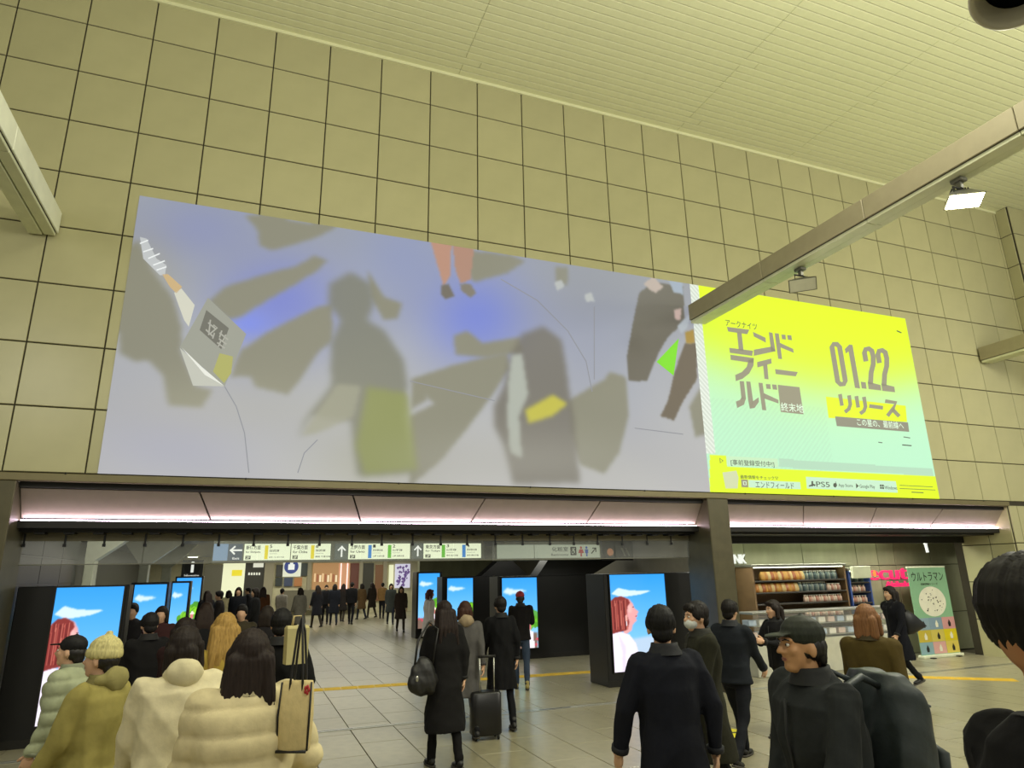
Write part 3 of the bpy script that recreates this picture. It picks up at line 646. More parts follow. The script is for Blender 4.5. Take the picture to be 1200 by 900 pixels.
def pillar(label, x0, x1, y0, y1, top, screens, hood=None):
    t = thing('screen_pillar', label, 'screen pillar', ((x0 + x1) / 2, y0, 0)); ox, oy = (x0 + x1) / 2, y0
    b = MB(); b.cbox(x0 - ox, 0, .0, x1 - ox, y1 - oy, top + .03, .01); body = obj('body', b, m_black, t)
    b = MB(); b.box(x0 - ox - .004, -.004, .0, x1 - ox + .004, .02, .1); obj('plinth', b, m_dark, t)
    for (sx0, sx1, z0, z1, kind) in screens:
        b = MB(); fr = .02
        b.box(sx0 - fr - ox, -.03, z0 - fr, sx1 + fr - ox, -.002, z0); b.box(sx0 - fr - ox, -.03, z1, sx1 + fr - ox, -.002, z1 + fr)
        b.box(sx0 - fr - ox, -.03, z0, sx0 - ox, -.002, z1); b.box(sx1 - ox, -.03, z0, sx1 + fr - ox, -.002, z1)
        obj('bezel', b, m_dark, t)
        n1 = 84 if y0 < 14 else 34; im = screen_img(kind, n1, n1 * 2, int(y0))
        picture('screen', sx0 - ox, z0, sx1 - ox, z1, -.012, n1, n1 * 2, im, m_scr, t)
    for (hx0, hx1, tx0, tx1, hz0, hz1) in (hood or []):
        b = MB(); b.prism([(hx0 - ox, .1, hz0), (hx1 - ox, .1, hz0), (tx1 - ox, .1, hz1), (tx0 - ox, .1, hz1)], (0, .5, 0)); obj('hood', b, m_black, t)
    return t
pillar('largest lit screen pillar at the left edge showing a sky', -2.68, -1.42, 10.55, 10.9, 1.86, [(-2.25, -1.48, .24, 1.87, 'woman')])
pillar('second lit screen pillar from the left, behind the crowd', -2.40, -1.62, 18.0, 18.6, 1.86, [(-2.32, -1.66, .3, 1.84, 'garden')])
pillar('narrow lit screen pillar third from the left', -1.74, -1.28, 20.0, 20.5, 1.87, [(-1.71, -1.33, .3, 1.85, 'garden')])
pillar('tall narrow screen pillar fourth from the left, beside the information sign', -2.0, -1.2, 24.0, 24.5, 2.0, [(-1.95, -1.25, .35, 1.98, 'garden')])
pillar('smallest screen pillar right of the far shops', 5.2, 6.05, 22.0, 22.6, 2.0, [(5.26, 5.96, .3, 1.98, 'sky')])
pillar('screen pillar with a sky picture left of the two dark hoods', 5.5, 7.1, 20.0, 20.6, 1.84, [(5.65, 6.45, .3, 1.82, 'sky')], [(6.75, 8.3, 7.3, 7.8, 1.87, 2.3)])
pillar('wide screen pillar showing a garden, behind the man in jeans', 5.62, 8.42, 15.5, 16.1, 1.84, [(5.72, 6.62, .24, 1.83, 'garden'), (8.0, 8.36, .24, 1.83, 'woman')], [(6.7, 8.2, 7.0, 9.0, 1.87, 2.25)])
pillar('nearest right screen pillar showing a woman with auburn hair', 6.06, 8.2, 11.1, 11.8, 1.87, [(6.17, 7.34, .24, 1.88, 'woman')])
# ------------------------------------------------------------------ hanging signs in the passage
SY = 15.0
m_sgreen = mat('sign_panel_lit', (222, 232, 196), .5, emit=1.05); m_sdark = mat('sign_dark', (34, 38, 34), .5); m_sink = mat('sign_ink', (26, 30, 26), .6)
m_sgrey = mat('sign_grey_panel', (92, 102, 92), .5, emit=.6); m_swhite = mat('sign_white', (236, 240, 230), .5, emit=.9)
m_sy = mat('line_yellow', (232, 216, 20), .5, emit=.8); m_sb = mat('line_blue', (40, 132, 206), .5, emit=.8); m_sg = mat('line_green', (96, 190, 40), .5, emit=.8)
def spanel(px0, px1, py0, py1, Y, m, parent, name, th=.02, dy=0):
    """flat board between two survey columns at plane Y; height from the column px0"""
    x0, z1 = at(px0, py0, Y); x1, _ = at(px1, py0, Y); _, z0 = at(px0, py1, Y)
    b = MB(); b.box(x0, Y - th - dy, z0, x1, Y - dy, z1); return obj(name, b, m, parent)
def stext(s, px0, px1, ztop, zbot, m, parent, Y=SY):
    x0, _ = at(px0, 648, Y); x1, _ = at(px1, 648, Y); return text(s, x0, zbot, x1, ztop, Y - .047, m, parent, bold=.014)
Z1, Z0 = 2.615, 2.29
def hang(t, xs, z, Y=SY):
    for x in xs:
        b = MB(); b.cbox(x - .02, Y - .0, z, x + .02, Y + .04, PCZ, .004); obj('hanger_rod', b, m_grey, t)
t = thing('direction_sign', 'long hanging sign with numbered yellow, blue and green platform panels', 'sign', (0, 0, 0))
xa, xb = at(249, 648, SY)[0], at(567, 648, SY)[0]
b = MB(); b.cbox(xa, SY - .02, 2.25, xb, SY + .12, 2.72, .01); obj('housing', b, mat('sign_housing', (96, 100, 86), .5, .2), t)
hang(t, [xa + .3, (xa + xb) / 2, xb - .3], 2.7)
def sp(px0, px1, m, name, z0=Z0, z1=Z1, th=.02):
    x0, x1 = at(px0, 648, SY)[0], at(px1, 648, SY)[0]; b = MB(); b.box(x0, SY - .02 - th, z0, x1, SY - .02, z1); return obj(name, b, m, t)
sp(250, 267, mat('exit_panel_reflection', (120, 150, 176), .5, emit=.7), 'panel'); sp(267.3, 284, mat('exit_panel_dark', (70, 88, 100), .5, emit=.5), 'panel')  # left half's paler blue is a glass reflection put into the colour
for (a, c_) in ((286, 340), (341, 387), (408, 480), (496, 563)): sp(a, c_, m_sgreen, 'panel')
for (a, c_) in ((392, 407.5), (482, 495.5)): sp(a, c_, m_sgrey, 'panel')
def arrow(px, dirn, m, parent, zc=2.46, s=.12, Y=SY):
    x, _ = at(px, 648, Y); R = Matrix.Rotation(dirn, 3, 'Y'); mb = MB()
    for q in ribbon([(0, -1), (0, .9)], .28) + [[(-.75, .2), (0, .95), (0, .6), (-.55, .02)], [(.75, .2), (0, .95), (0, .6), (.55, .02)]]:
        mb.prism([Vector((x, Y - .046, zc)) + R @ Vector((u * s, 0, v * s)) for u, v in q], (0, -.002, 0))
    return obj('arrow', mb, m, parent)
arrow(276, -PI / 2, m_swhite, t, 2.49); arrow(400, 0, m_swhite, t); arrow(489, 0, m_swhite, t)
stext('Exit', 273, 281, 2.35, 2.31, m_swhite, t)
for (p, big, en, x0) in ((288, '新宿方面', 'for Shinjuku', 0), (343, '千葉方面', 'for Chiba', 0), (410, '上野方面', 'for Ueno', 0), (498, '東京方面', 'for Tokyo', 0)):
    stext(big, p, p + 17, 2.585, 2.50, m_sink, t); stext(en, p, p + 17, 2.475, 2.425, m_sink, t)
    sp(p, p + 6, m_sink, 'floor_badge', 2.31, 2.38, .022); stext('2F', p + 1, p + 5, 2.37, 2.32, m_sgreen, t)
for (p, mm, no, ln, to) in ((310, m_sy, '5', '総武線', '御茶ノ水 新宿方面'), (364, m_sy, '6', '総武線', '船橋 千葉方面'), (431, m_sb, '1', '京浜東北線', '上野 大宮方面'), (454, m_sg, '2', '山手線', '上野 池袋方面'),
                           (517, m_sg, '3', '山手線', '東京 品川方面'), (541, m_sb, '4', '京浜東北線', '東京 横浜方面')):
    sp(p, p + 4, mm, 'line_bar', 2.31, 2.585, .024); stext(no, p + 5.5, p + 8.5, 2.595, 2.53, m_sink, t)
    stext(ln, p + 5.5, p + 17, 2.50, 2.455, m_sink, t); stext(to, p + 5.5, p + 19 + (4 if p < 400 else 0), 2.37, 2.335, m_sink, t)
    sp(p + 5.5, p + 15, mat('thin_ink', (96, 100, 84), .6, emit=.4), 'thin_line', 2.415, 2.42, .0215)
t = thing('restroom_sign', 'hanging restroom sign with wheelchair, woman and man symbols and a diagonal arrow', 'sign', (0, 0, 0))
xa, xb = at(579, 648, SY)[0], at(704, 648, SY)[0]
b = MB(); b.cbox(xa, SY - .02, 2.22, xb, SY + .12, 2.66, .01); obj('housing', b, MATS['sign_housing'], t); hang(t, [xa + .3, xb - .3], 2.64)
pm = mat('restroom_panel', (166, 176, 152), .5, emit=.6)
for (a, c_) in ((582, 625), (626, 702)):
    x0, x1 = at(a, 648, SY)[0], at(c_, 648, SY)[0]; b = MB(); b.box(x0, SY - .04, 2.27, x1, SY - .02, 2.58); obj('panel', b, pm, t)
x = lambda px: at(px, 646, SY)[0]
text('化粧室', x(646), 2.42, x(665), 2.53, SY - .043, m_sink, t); text('Restrooms', x(645), 2.32, x(665), 2.375, SY - .043, m_sink, t)
text('♿', x(667.5), 2.33, x(674.5), 2.53, SY - .043, m_sink, t, name='wheelchair_symbol')
for px, mm, sk in ((680, mat('symbol_red', (150, 44, 44), .5, emit=.6), 1), (686.5, mat('symbol_blue', (40, 70, 140), .5, emit=.6), 0)):
    c_ = x(px); b = MB(); b.prism([(c_ + .03 * math.cos(a), SY - .042, 2.51 + .03 * math.sin(a)) for a in np.linspace(0, 2 * PI, 12, endpoint=False)], (0, -.003, 0))
    b.prism([(c_ - .045, SY - .042, 2.47), (c_ + .045, SY - .042, 2.47), (c_ + (.075 if sk else .04), SY - .042, 2.38), (c_ + .02, SY - .042, 2.38), (c_ + .02, SY - .042, 2.3), (c_ - .02, SY - .042, 2.3), (c_ - .02, SY - .042, 2.38), (c_ - (.075 if sk else .04), SY - .042, 2.38)], (0, -.003, 0))
    obj('figure_symbol', b, mm, t)
arrow(695, PI / 4, m_sink, t, 2.44, .1)
# dark duct and grille right of the restroom sign
t = thing('dark_notice_board', 'dark hanging notice board with a small painted orange emblem right of the restroom sign', 'notice board', (0, 0, 0))
xa, xb = x(706), x(742); b = MB(); b.cbox(xa, SY, 2.2, xb, SY + .1, 2.72, .01); obj('board', b, m_dark, t); hang(t, [xa + .2, xb - .2], 2.7)
c_ = x(715); b = MB(); b.prism([(c_ + .09 * math.cos(a), SY - .002, 2.4 + .09 * math.sin(a)) for a in np.linspace(0, 2 * PI, 14, endpoint=False)], (0, -.003, 0)); obj('reflection', b, mat('reflection_orange', (176, 120, 80), .5, emit=.5), t)  # orange disc paints a reflection on the glass screen
b = MB()
for k_ in (0, 1): c_ = x(731 + k_ * 5); b.prism([(c_ - .09, SY - .002, 2.5), (c_ - .04, SY - .002, 2.5), (c_ + .05, SY - .002, 2.3), (c_, SY - .002, 2.3)], (0, -.003, 0))
obj('slanted_bar', b, m_grey, t)
# flared white columns along the left of the passage
def flared(label, px0, px1, Y, flare_r, flare_l=0):
    x0, x1 = at(px0, 665, Y)[0], at(px1, 665, Y)[0]; cx = (x0 + x1) / 2; wd = (x1 - x0) / 2
    t = thing('flared_column', label, 'column', (cx, Y, 0)); b = MB(); b.cbox(-wd, 0, 0, wd, .35, 2.3, .01); obj('shaft', b, mat('column_paint', (176, 178, 156), .5), t)
    b = MB(); b.prism([(-wd, 0, 2.3), (wd, 0, 2.3), (wd + flare_r, 0, PCZ), (-wd - flare_l, 0, PCZ)], (0, .35, 0)); obj('capital', b, MATS['column_paint'], t)
flared('nearest pale flared column at the left of the passage', 98, 110, 14.3, .9)
flared('second pale flared column along the left of the passage', 163, 174, 19, .9, .5)
flared('farthest pale flared column along the left of the passage', 190, 200, 24, .7, .6)
t = thing('information_sign', 'dark standing information sign with a white letter i at the left of the passage', 'sign', (0, 0, 0))
xa, xb = at(213, 665, 25)[0], at(238, 665, 25)[0]; b = MB(); b.cbox(xa, 25, 1.6, xb, 25.1, 2.55, .01); b.box(xa + .05, 25.02, 0, xa + .12, 25.08, 1.6); b.box(xb - .12, 25.02, 0, xb - .05, 25.08, 1.6)
obj('board', b, mat('info_board', (60, 62, 58), .5), t); text('i', (xa + xb) / 2 - .05, 2.15, (xa + xb) / 2 + .05, 2.5, 24.995, m_swhite, t)
text('Information', xa + .1, 2.0, xb - .1, 2.1, 24.995, m_swhite, t)
b = MB(); b.prism([((xa + xb) / 2 + .24 * math.cos(a), 24.998, 2.32 + .24 * math.sin(a)) for a in np.linspace(0, 2 * PI, 20, endpoint=False)], (0, -.001, 0)); obj('round_field', b, m_sdark, t)
# ------------------------------------------------------------------ far shops
FYY = 38.39
def farbox(px0, px1, py0, py1, m, name, parent, d=.1):
    x0, z1 = at(px0, py0, FYY); x1, _ = at(px1, py0, FYY); _, z0 = at(px0, py1, FYY); z0 = max(z0, 0.02)
    b = MB(); b.cbox(x0, FYY - d, z0, x1, FYY, z1, min(.01, d * .3)); return obj(name, b, m, parent)
t = thing('far_shopfront', 'row of brightly lit shopfronts closing the far end of the passage', 'shopfront', (0, 0, 0))
e = lambda n, c, s=.9: mat(n, c, .5, emit=s)
for (a, c_, p0, p1, mm, nm) in [(240, 262, 662, 712, e('shop_dim', (96, 92, 70), .5), 'glass_front'), (262, 288, 660, 700, e('shop_white', (236, 238, 196)), 'lit_panel'), (288, 311, 660, 703, e('shop_dark', (48, 46, 34), .5), 'dark_window'),
        (324, 332, 662, 676, e('shop_dim2', (60, 60, 52), .5), 'dark_window'), (353, 361, 660, 675, e('menu_dark', (56, 62, 54), .6), 'menu_board'),
        (367, 397, 660, 704, e('shop_warm', (176, 132, 84), .8), 'lit_window'), (397, 410, 660, 704, e('shop_warm2', (206, 150, 110), .8), 'lit_window'), (411, 421, 660, 704, e('shop_maroon', (92, 50, 36), .7), 'lit_window'),
        (425, 438, 660, 702, e('shop_darkgreen', (52, 50, 36), .6), 'dark_window'), (440, 449, 662, 704, e('shop_brown', (110, 76, 46), .7), 'lit_window'), (456, 461, 662, 704, e('shop_white'  , (236, 238, 196)), 'lit_panel')]:
    farbox(a, c_, p0, p1, mm, nm, t)
for a in (311, 361, 421, 449): farbox(a, a + (11 if a == 311 else 4), 655, 715, mat('shop_pilaster', (176, 166, 130), .6, emit=.3), 'pilaster', t, .3)
for a in (399, 406.5): farbox(a, a + 1.4, 660, 690, e('neon_pink', (255, 200, 190), 1.6), 'neon_strip', t, .14)
for a in range(9): farbox(368 + a * 3.1, 370 + a * 3.1, 672 + a % 3, 682, e('goods_%d' % (a % 3), [(226, 190, 140), (150, 90, 60), (240, 220, 180)][a % 3]), 'display_goods', t, .16)
o = farbox(272, 284, 668, 675, e('sign_yellow', (232, 214, 40)), 'yellow_sign', t, .16); farbox(297, 309, 660, 665, e('shop_white2', (220, 220, 200)), 'white_sign', t, .16)
for a in range(5): farbox(291 + a * 3, 293 + a * 3, 671, 674, e('shop_white2', (220, 220, 200)), 'sign_letter', t, .16)
farbox(330, 420, 692, 716, mat('counter_front', (150, 142, 112), .5, emit=.15), 'counter', t, .5)
for (a, c_, mm) in ((323, 331, (40, 46, 40)), (333, 343, (56, 66, 84)), (345, 354, (166, 110, 60))): farbox(a, c_, 677, 687, e('small_poster_%d' % a, mm, .7), 'small_poster', t, .14)
t = thing('station_poster', 'white poster with a blue circular symbol on the far wall below the direction sign', 'poster', (0, 0, 0))
farbox(332, 353, 659, 676, e('poster_white', (222, 224, 200), .85), 'sheet', t, .2)
cx, cz = at(341.5, 664, FYY - .25); b = MB(); b.prism([(cx + .36 * math.cos(a), FYY - .22, cz + .36 * math.sin(a)) for a in np.linspace(0, 2 * PI, 24, endpoint=False)], (0, -.01, 0)); obj('blue_disc', b, e('disc_blue', (50, 66, 130), .8), t)
b = MB(); b.box(cx - .16, FYY - .25, cz - .16, cx + .16, FYY - .235, cz + .12); b.box(cx - .08, FYY - .25, cz + .12, cx + .08, FYY - .235, cz + .2); obj('white_symbol', b, m_swhite, t)
t = thing('patterned_poster', 'white poster with scattered purple shapes on the far right of the lit shopfronts', 'poster', (0, 0, 0))
farbox(463, 480, 661, 689, e('poster_lilac', (208, 206, 222), .9), 'sheet', t, .2)
rs = np.random.RandomState(3); b = MB(); x0, z1 = at(463, 661, FYY); x1, _ = at(480, 661, FYY); z0 = at(463, 689, FYY)[1]
for i in range(40):
    cx, cz, r = x0 + .08 + (x1 - x0 - .16) * rs.rand(), z0 + .1 + (z1 - z0 - .2) * rs.rand(), .05 + .05 * rs.rand()
    b.prism([(cx - r, FYY - .201, cz), (cx, FYY - .201, cz - r), (cx + r, FYY - .201, cz + r * .3), (cx, FYY - .201, cz + r)], (0, -.004, 0))
o = obj('scattered_shapes', b, e('shape_purple', (110, 84, 140), .7), t); o['kind'] = 'stuff'
# ------------------------------------------------------------------ shop behind the second opening
BY = 12.0
b = MB(); b.box(8.9, BY, 0, 19, BY + .2, 2.7); sw = struct('wall_shop_back', b, mat('panel_seam', (56, 56, 44), .8))
k_ = 0; xs = [8.92, 10.0, 11.6, 13.2, 13.86, 14.4, 15.6, 17.2, 18.9]
for i in range(len(xs) - 1):
    for (z0, z1) in ((.01, .85), (.865, 1.95), (1.965, 2.66)):
        b = MB(); b.cbox(0, 0, 0, xs[i + 1] - xs[i] - .015, .02, z1 - z0, .004); obj('concrete_panel', b, m_conc, sw, loc=(xs[i], BY - .02, z0))
b = MB(); b.cbox(8.2, 10.92, 2.42, 15.4, 11.02, 2.62, .01); struct('trim_shop_soffit', b, m_dark)
for i, (x0, x1, lb) in enumerate([(8.6, 10.55, 'left fluorescent tube above the shop'), (10.75, 14.1, 'longer right fluorescent tube above the shop')]):
    y = 11.55 + .1 * i; t = thing('fluorescent_light', lb, 'ceiling light', (x0, y, 2.52))
    b = MB(); b.cbox(0, -.05, .04, x1 - x0, .05, .1, .006); obj('fitting', b, m_white, t)
    b = MB(); b.tube([(.03, 0, .01), (x1 - x0 - .03, 0, .01)], .026, 10); obj('tube', b, m_tube, t, True)
    for q in (.02, x1 - x0 - .05): b = MB(); b.cbox(q, -.03, -.02, q + .03, .03, .05, .004); obj('lamp_holder', b, m_grey, t)
t = thing('wall_spotlight', 'small white spotlight hanging from the dark soffit above the green banner', 'spotlight', (14.3, 11.05, 2.42))
b = MB(); b.cbox(-.03, -.03, -.02, .03, .03, .02, .004); b.tube([(0, 0, 0), (.01, -.01, -.2)], .03, 12); obj('body', b, m_swhite, t)
text('INK', 9.62, 2.05, 9.98, 2.24, 11.93, m_swhite, tag(thing('shop_name_letters', 'white raised shop letters on the concrete beside the central column', 'lettering', (0, 0, 0))), name='letter', depth=.02)
# shelving
m_wood = mat('shelf_wood', (112, 88, 58), .6, var=.15, scale=4); m_sdk = mat('shelf_dark', (44, 38, 30), .6)
def shelf_unit(label, x0, x1, y0, y1, zs, top, mm, back):
    t = thing('shelf_unit', label, 'shelf', (x0, y0, 0)); L = x1 - x0; D = y1 - y0
    b = MB(); b.box(0, D - .03, 0, L, D, top); obj('back_panel', b, back, t)
    for xx in (0, L - .04): b = MB(); b.cbox(xx, 0, 0, xx + .04, D, top, .004); obj('side_panel', b, mm, t)
    for z in zs: b = MB(); b.cbox(.04, 0, z - .03, L - .04, D - .03, z, .004); obj('shelf_board', b, m_sdk, t)
    b = MB(); b.cbox(-.02, -.02, top, L + .02, D, top + .05, .006); obj('canopy', b, m_grey, t)
    b = MB(); b.box(.05, .02, top - .02, L - .05, .05, top - .004); obj('strip_light', b, m_tube, t)
    b = MB(); b.cbox(.04, 0.01, 0, L - .04, D - .03, .5, .006); obj('base_cabinet', b, mm, t)
    return t
ZS = [1.25, 1.47, 1.70]
shelf_unit('wide lit shop shelf of packaged goods right of the central column', 9.62, 12.12, 11.35, 11.9, ZS + [.95], 1.97, m_wood, mat('shelf_back', (120, 92, 60), .7))
shelf_unit('narrow shop shelf with blue side panels left of the pink letters', 12.2, 12.82, 11.36, 11.9, [1.2, 1.42, 1.62], 1.86, mat('blue_side', (58, 84, 150), .5), mat('shelf_back2', (96, 80, 64), .7))
b = MB(); b.cbox(12.24, 11.28, 1.70, 12.78, 11.34, 1.95, .006); tag(obj('blank_fascia_board', b, mat('fascia_cream', (196, 200, 170), .5)), 'blank cream fascia board over the narrow blue shelf', 'board')
def bag_mesh(name, m):
    b = MB(); b.loft([(0, .07, .045, 0, 0), (.05, .078, .05, 0, 0), (.12, .07, .04, 0, .005), (.16, .05, .012, 0, 0), (.175, .055, .006, 0, 0)], 10, 2.6); return b.mesh(name, m, True)
def bot_mesh(name, m, r=.032, h=.18):
    b = MB(); b.loft([(0, r, r, 0, 0), (h * .6, r, r, 0, 0), (h * .78, r * .45, r * .45, 0, 0), (h * .9, r * .4, r * .4, 0, 0)], 10, 2); return b.mesh(name, m, True)
ORDW = 'first second third fourth fifth sixth seventh eighth ninth tenth eleventh twelfth thirteenth fourteenth fifteenth sixteenth seventeenth eighteenth nineteenth twentieth'.split()
def place(n, x0, x1, y, z, me, name, label, cat, group, capm=None, two=False, j=.01):
    cm = None
    for i in range(n):
        o = link(name, me if not isinstance(me, list) else me[i % len(me)], None, (x0 + (x1 - x0) * (i + .5) / n + random.uniform(-j, j), y + random.uniform(-j, j), z), random.uniform(-.4, .4))
        tag(o, ORDW[i] + ' ' + label + ', from the left', cat, group)
        if capm: link('cap', capm, o, (0, 0, 0))
W_ = [bag_mesh('snack_bag', mat('bag_%d' % i, c, .35)) for i, c in enumerate([(226, 170, 84), (206, 140, 70), (236, 206, 140), (190, 110, 60)])]
place(15, 9.95, 11.05, 11.5, 1.70, W_, 'snack_bag', 'golden snack bag on the upper shelf of the wide shop shelf', 'snack bag', 'golden snack bags on the upper shelf')
place(15, 9.7, 10.85, 11.5, 1.47, W_, 'snack_bag', 'golden snack bag on the lower shelf, below the upper bags', 'snack bag', 'golden snack bags on the lower shelf')
m_cap = mat('bottle_cap', (230, 226, 210), .4)
def capmesh(r, h): b = MB(); b.loft([(h * .88, r * .5, r * .5, 0, 0), (h, r * .5, r * .5, 0, 0)], 10, 2); return b.mesh('cap', m_cap, True)
BB = [bot_mesh('bottle', mat('btl_%d' % i, c, .2)) for i, c in enumerate([(120, 140, 136), (160, 170, 160), (84, 100, 104)])]; cp = capmesh(.032, .18)
place(18, 11.08, 12.02, 11.5, 1.70, BB, 'bottle', 'grey-green bottle on the top shelf of the shop', 'bottle', 'bottles on the top shop shelf', cp)
place(15, 10.9, 11.65, 11.5, 1.47, BB, 'bottle', 'grey-green bottle on the second shelf of the shop', 'bottle', 'bottles on the second shop shelf', cp)
JJ = [bot_mesh('jar', mat('jar_%d' % i, c, .3), .036, .14) for i, c in enumerate([(232, 200, 180), (240, 222, 200), (206, 150, 130)])]; cj = capmesh(.05, .14)
place(16, 11.0, 12.04, 11.5, 1.25, JJ, 'jar', 'small cream jar on the lower right shop shelf', 'jar', 'jars on the lower shop shelf', cj)
place(7, 11.68, 12.04, 11.5, 1.47, JJ, 'jar', 'cream jar at the right end of the second shop shelf', 'jar', 'jars at the right end of the second shelf', cj)
place(14, 11.0, 12.04, 11.5, .95, JJ, 'jar', 'small cream jar on the bottom shop shelf', 'jar', 'jars on the bottom shop shelf', cj)
for z in (1.2, 1.42, 1.62): place(7, 12.26, 12.76, 11.5, z, JJ if z != 1.62 else BB, 'jar' if z != 1.62 else 'bottle', ('small jar on the %s shelf between the blue panels' % ('lowest' if z < 1.3 else 'middle')) if z != 1.62 else 'bottle on the top shelf between the blue panels', 'jar' if z != 1.62 else 'bottle', 'goods on the blue shelf at %s height' % {1.2: 'low', 1.42: 'middle', 1.62: 'top'}[z], cj if z != 1.62 else None)
# glass display case in front of the shelving
t = thing('display_case', 'low white display case in front of the lit shop shelves', 'display case', (9.0, 10.75, 0))
b = MB(); b.cbox(0, 0, 0, 3.9, .45, .62, .01); obj('base', b, mat('case_white', (196, 196, 180), .4), t)
b = MB(); b.box(0.02, 0.01, .62, 3.88, .02, 1.1); obj('glass_front', b, m_glass, t)
b = MB(); b.cbox(0, 0, 1.1, 3.9, .45, 1.14, .006); obj('top', b, m_steel, t)
for z in (.66, .88):
    b = MB(); b.box(.03, .04, z, 3.87, .43, z + .015); obj('tray', b, m_steel, t)
for i, c in enumerate([(180, 196, 214), (214, 190, 180), (230, 226, 214)]): mat('box_%d' % i, c, .5)
for i in range(30):
    z = .675 if i % 2 else .895; xx = 9.1 + (i // 2) * .245
    b = MB(); b.cbox(-.09, -.1, 0, .09, .1, .1, .008); tag(link('food_box', b.mesh('food_box', MATS['box_%d' % (i % 3)]), None, (xx, 10.98, z)), '%s packaged box in the %s tray of the display case, from the left' % (ORDW[i // 2], 'lower' if i % 2 else 'upper'), 'box', 'packaged boxes in the display case')
# pink raised letters
t = thing('pink_shop_letters', 'glowing pink raised letters on the shop wall left of the green banner', 'sign', (0, 0, 0))
m_pk = mat('pink_glow', (250, 44, 106), .4, emit=1.0)
x0, z0 = at(1020.5, 680, 11.62); z1 = at(1020.5, 666.5, 11.62)[1]
text('ecute', x0, z0, x0 + 1.52, z1, 11.66, m_pk, t, depth=.03, bold=0); text('Akihabara', x0 + .48, z0 - .16, x0 + 1.5, z0 - .035, 11.66, m_pk, t, depth=.02, bold=0)
for q in (.3, 1.1): b = MB(); b.box(x0 + q, 11.69, z0 + .02, x0 + q + .03, 11.98, z0 + .05); obj('bracket', b, m_grey, t)
b = MB(); b.box(x0, 11.688, z0 - .01, x0 + 1.5, 11.70, z0 + .01); obj('bracket', b, m_grey, t)
b = MB(); b.loft([(0, .045, .07, 0, 0), (.01, .045, .07, 0, 0)], 16, 2); o = obj('orange_counter', b.xf(Matrix.Rotation(PI / 2, 4, 'X')), mat('orange_glow', (255, 130, 60), .4, emit=1.2), t); o.location = (x0 + .14, 11.62, (z0 + z1) / 2 + .02)
# green banner stand
t = thing('banner_stand', 'pale green roll-up banner standing before the shop wall at the right', 'banner', (14.42, 11.25, 0)); bw, bh = .60, 1.9
b = MB(); b.cbox(-bw - .02, -.08, 0, bw + .02, .08, .06, .01); obj('base', b, m_white, t)
for s in (-.4, .4): b = MB(); b.cbox(s - .05, -.16, -.0, s + .05, .16, .02, .004); obj('foot', b, m_dark, t)
b = MB(); b.box(-bw, -.008, .06, bw, .0, bh); sh = obj('banner_sheet', b, mat('banner_green', (136, 182, 144), .6, var=.03), t)
b = MB(); b.cbox(-bw - .01, -.015, bh - .01, bw + .01, .012, bh + .02, .004); obj('top_bar', b, m_white, t)
def bq(x0, z0, x1, z1, c, n, y=-.0105):
    b = MB(); b.box(x0, y - .001, z0, x1, y, z1); return obj(n, b, mat('banner_%d_%d_%d' % c, c, .6, var=.02), t)
ink = mat('banner_ink', (22, 24, 22), .6)
tx = text('ウルトラマン', -.5, 1.60, .5, 1.80, -.012, ink, t); text('怪獣図鑑シリーズ', -.26, 1.51, .28, 1.56, -.012, ink, t)
b = MB(); b.prism([(.42 * math.cos(a) + .02, -.0105, 1.16 + .32 * math.sin(a)) for a in np.linspace(0, 2 * PI, 28, endpoint=False)], (0, -.0015, 0)); obj('white_disc', b, mat('banner_white', (228, 226, 206), .6), t)
rs = np.random.RandomState(5); b = MB()
for i in range(26):
    a, r = rs.rand() * 6.28, .27 * math.sqrt(rs.rand()); cx, cz = .02 + r * math.cos(a) * 1.25, 1.16 + r * math.sin(a); d = .012 + .02 * rs.rand()
    b.prism([(cx - d, -.0125, cz), (cx, -.0125, cz - d), (cx + d, -.0125, cz + d * .5)], (0, -.001, 0))
o = obj('speckle', b, ink, t); o['kind'] = 'stuff'
cols = [[(136, 160, 176), (128, 152, 172), (206, 150, 150)], [(196, 176, 60), (206, 190, 90), (216, 196, 20)], [(136, 170, 180), (214, 164, 160), (216, 196, 90)]]
for r in range(3):
    for c in range(3):
        z1 = .82 - r * .25; x0 = -.6 + c * .4; bq(x0 + .003, z1 - .247, x0 + .397, z1, cols[r][c], 'color_square')
        cx, cz = x0 + .22, z1 - .13; mm = ink if (r + c) % 2 == 0 else MATS['banner_white']
        b = MB(); b.prism([(cx - .035, -.0125, cz - .07), (cx + .035, -.0125, cz - .07), (cx + .045, -.0125, cz + .0), (cx, -.0125, cz + .08), (cx - .045, -.0125, cz)], (0, -.001, 0)); obj('plain_mark', b, mm, t)
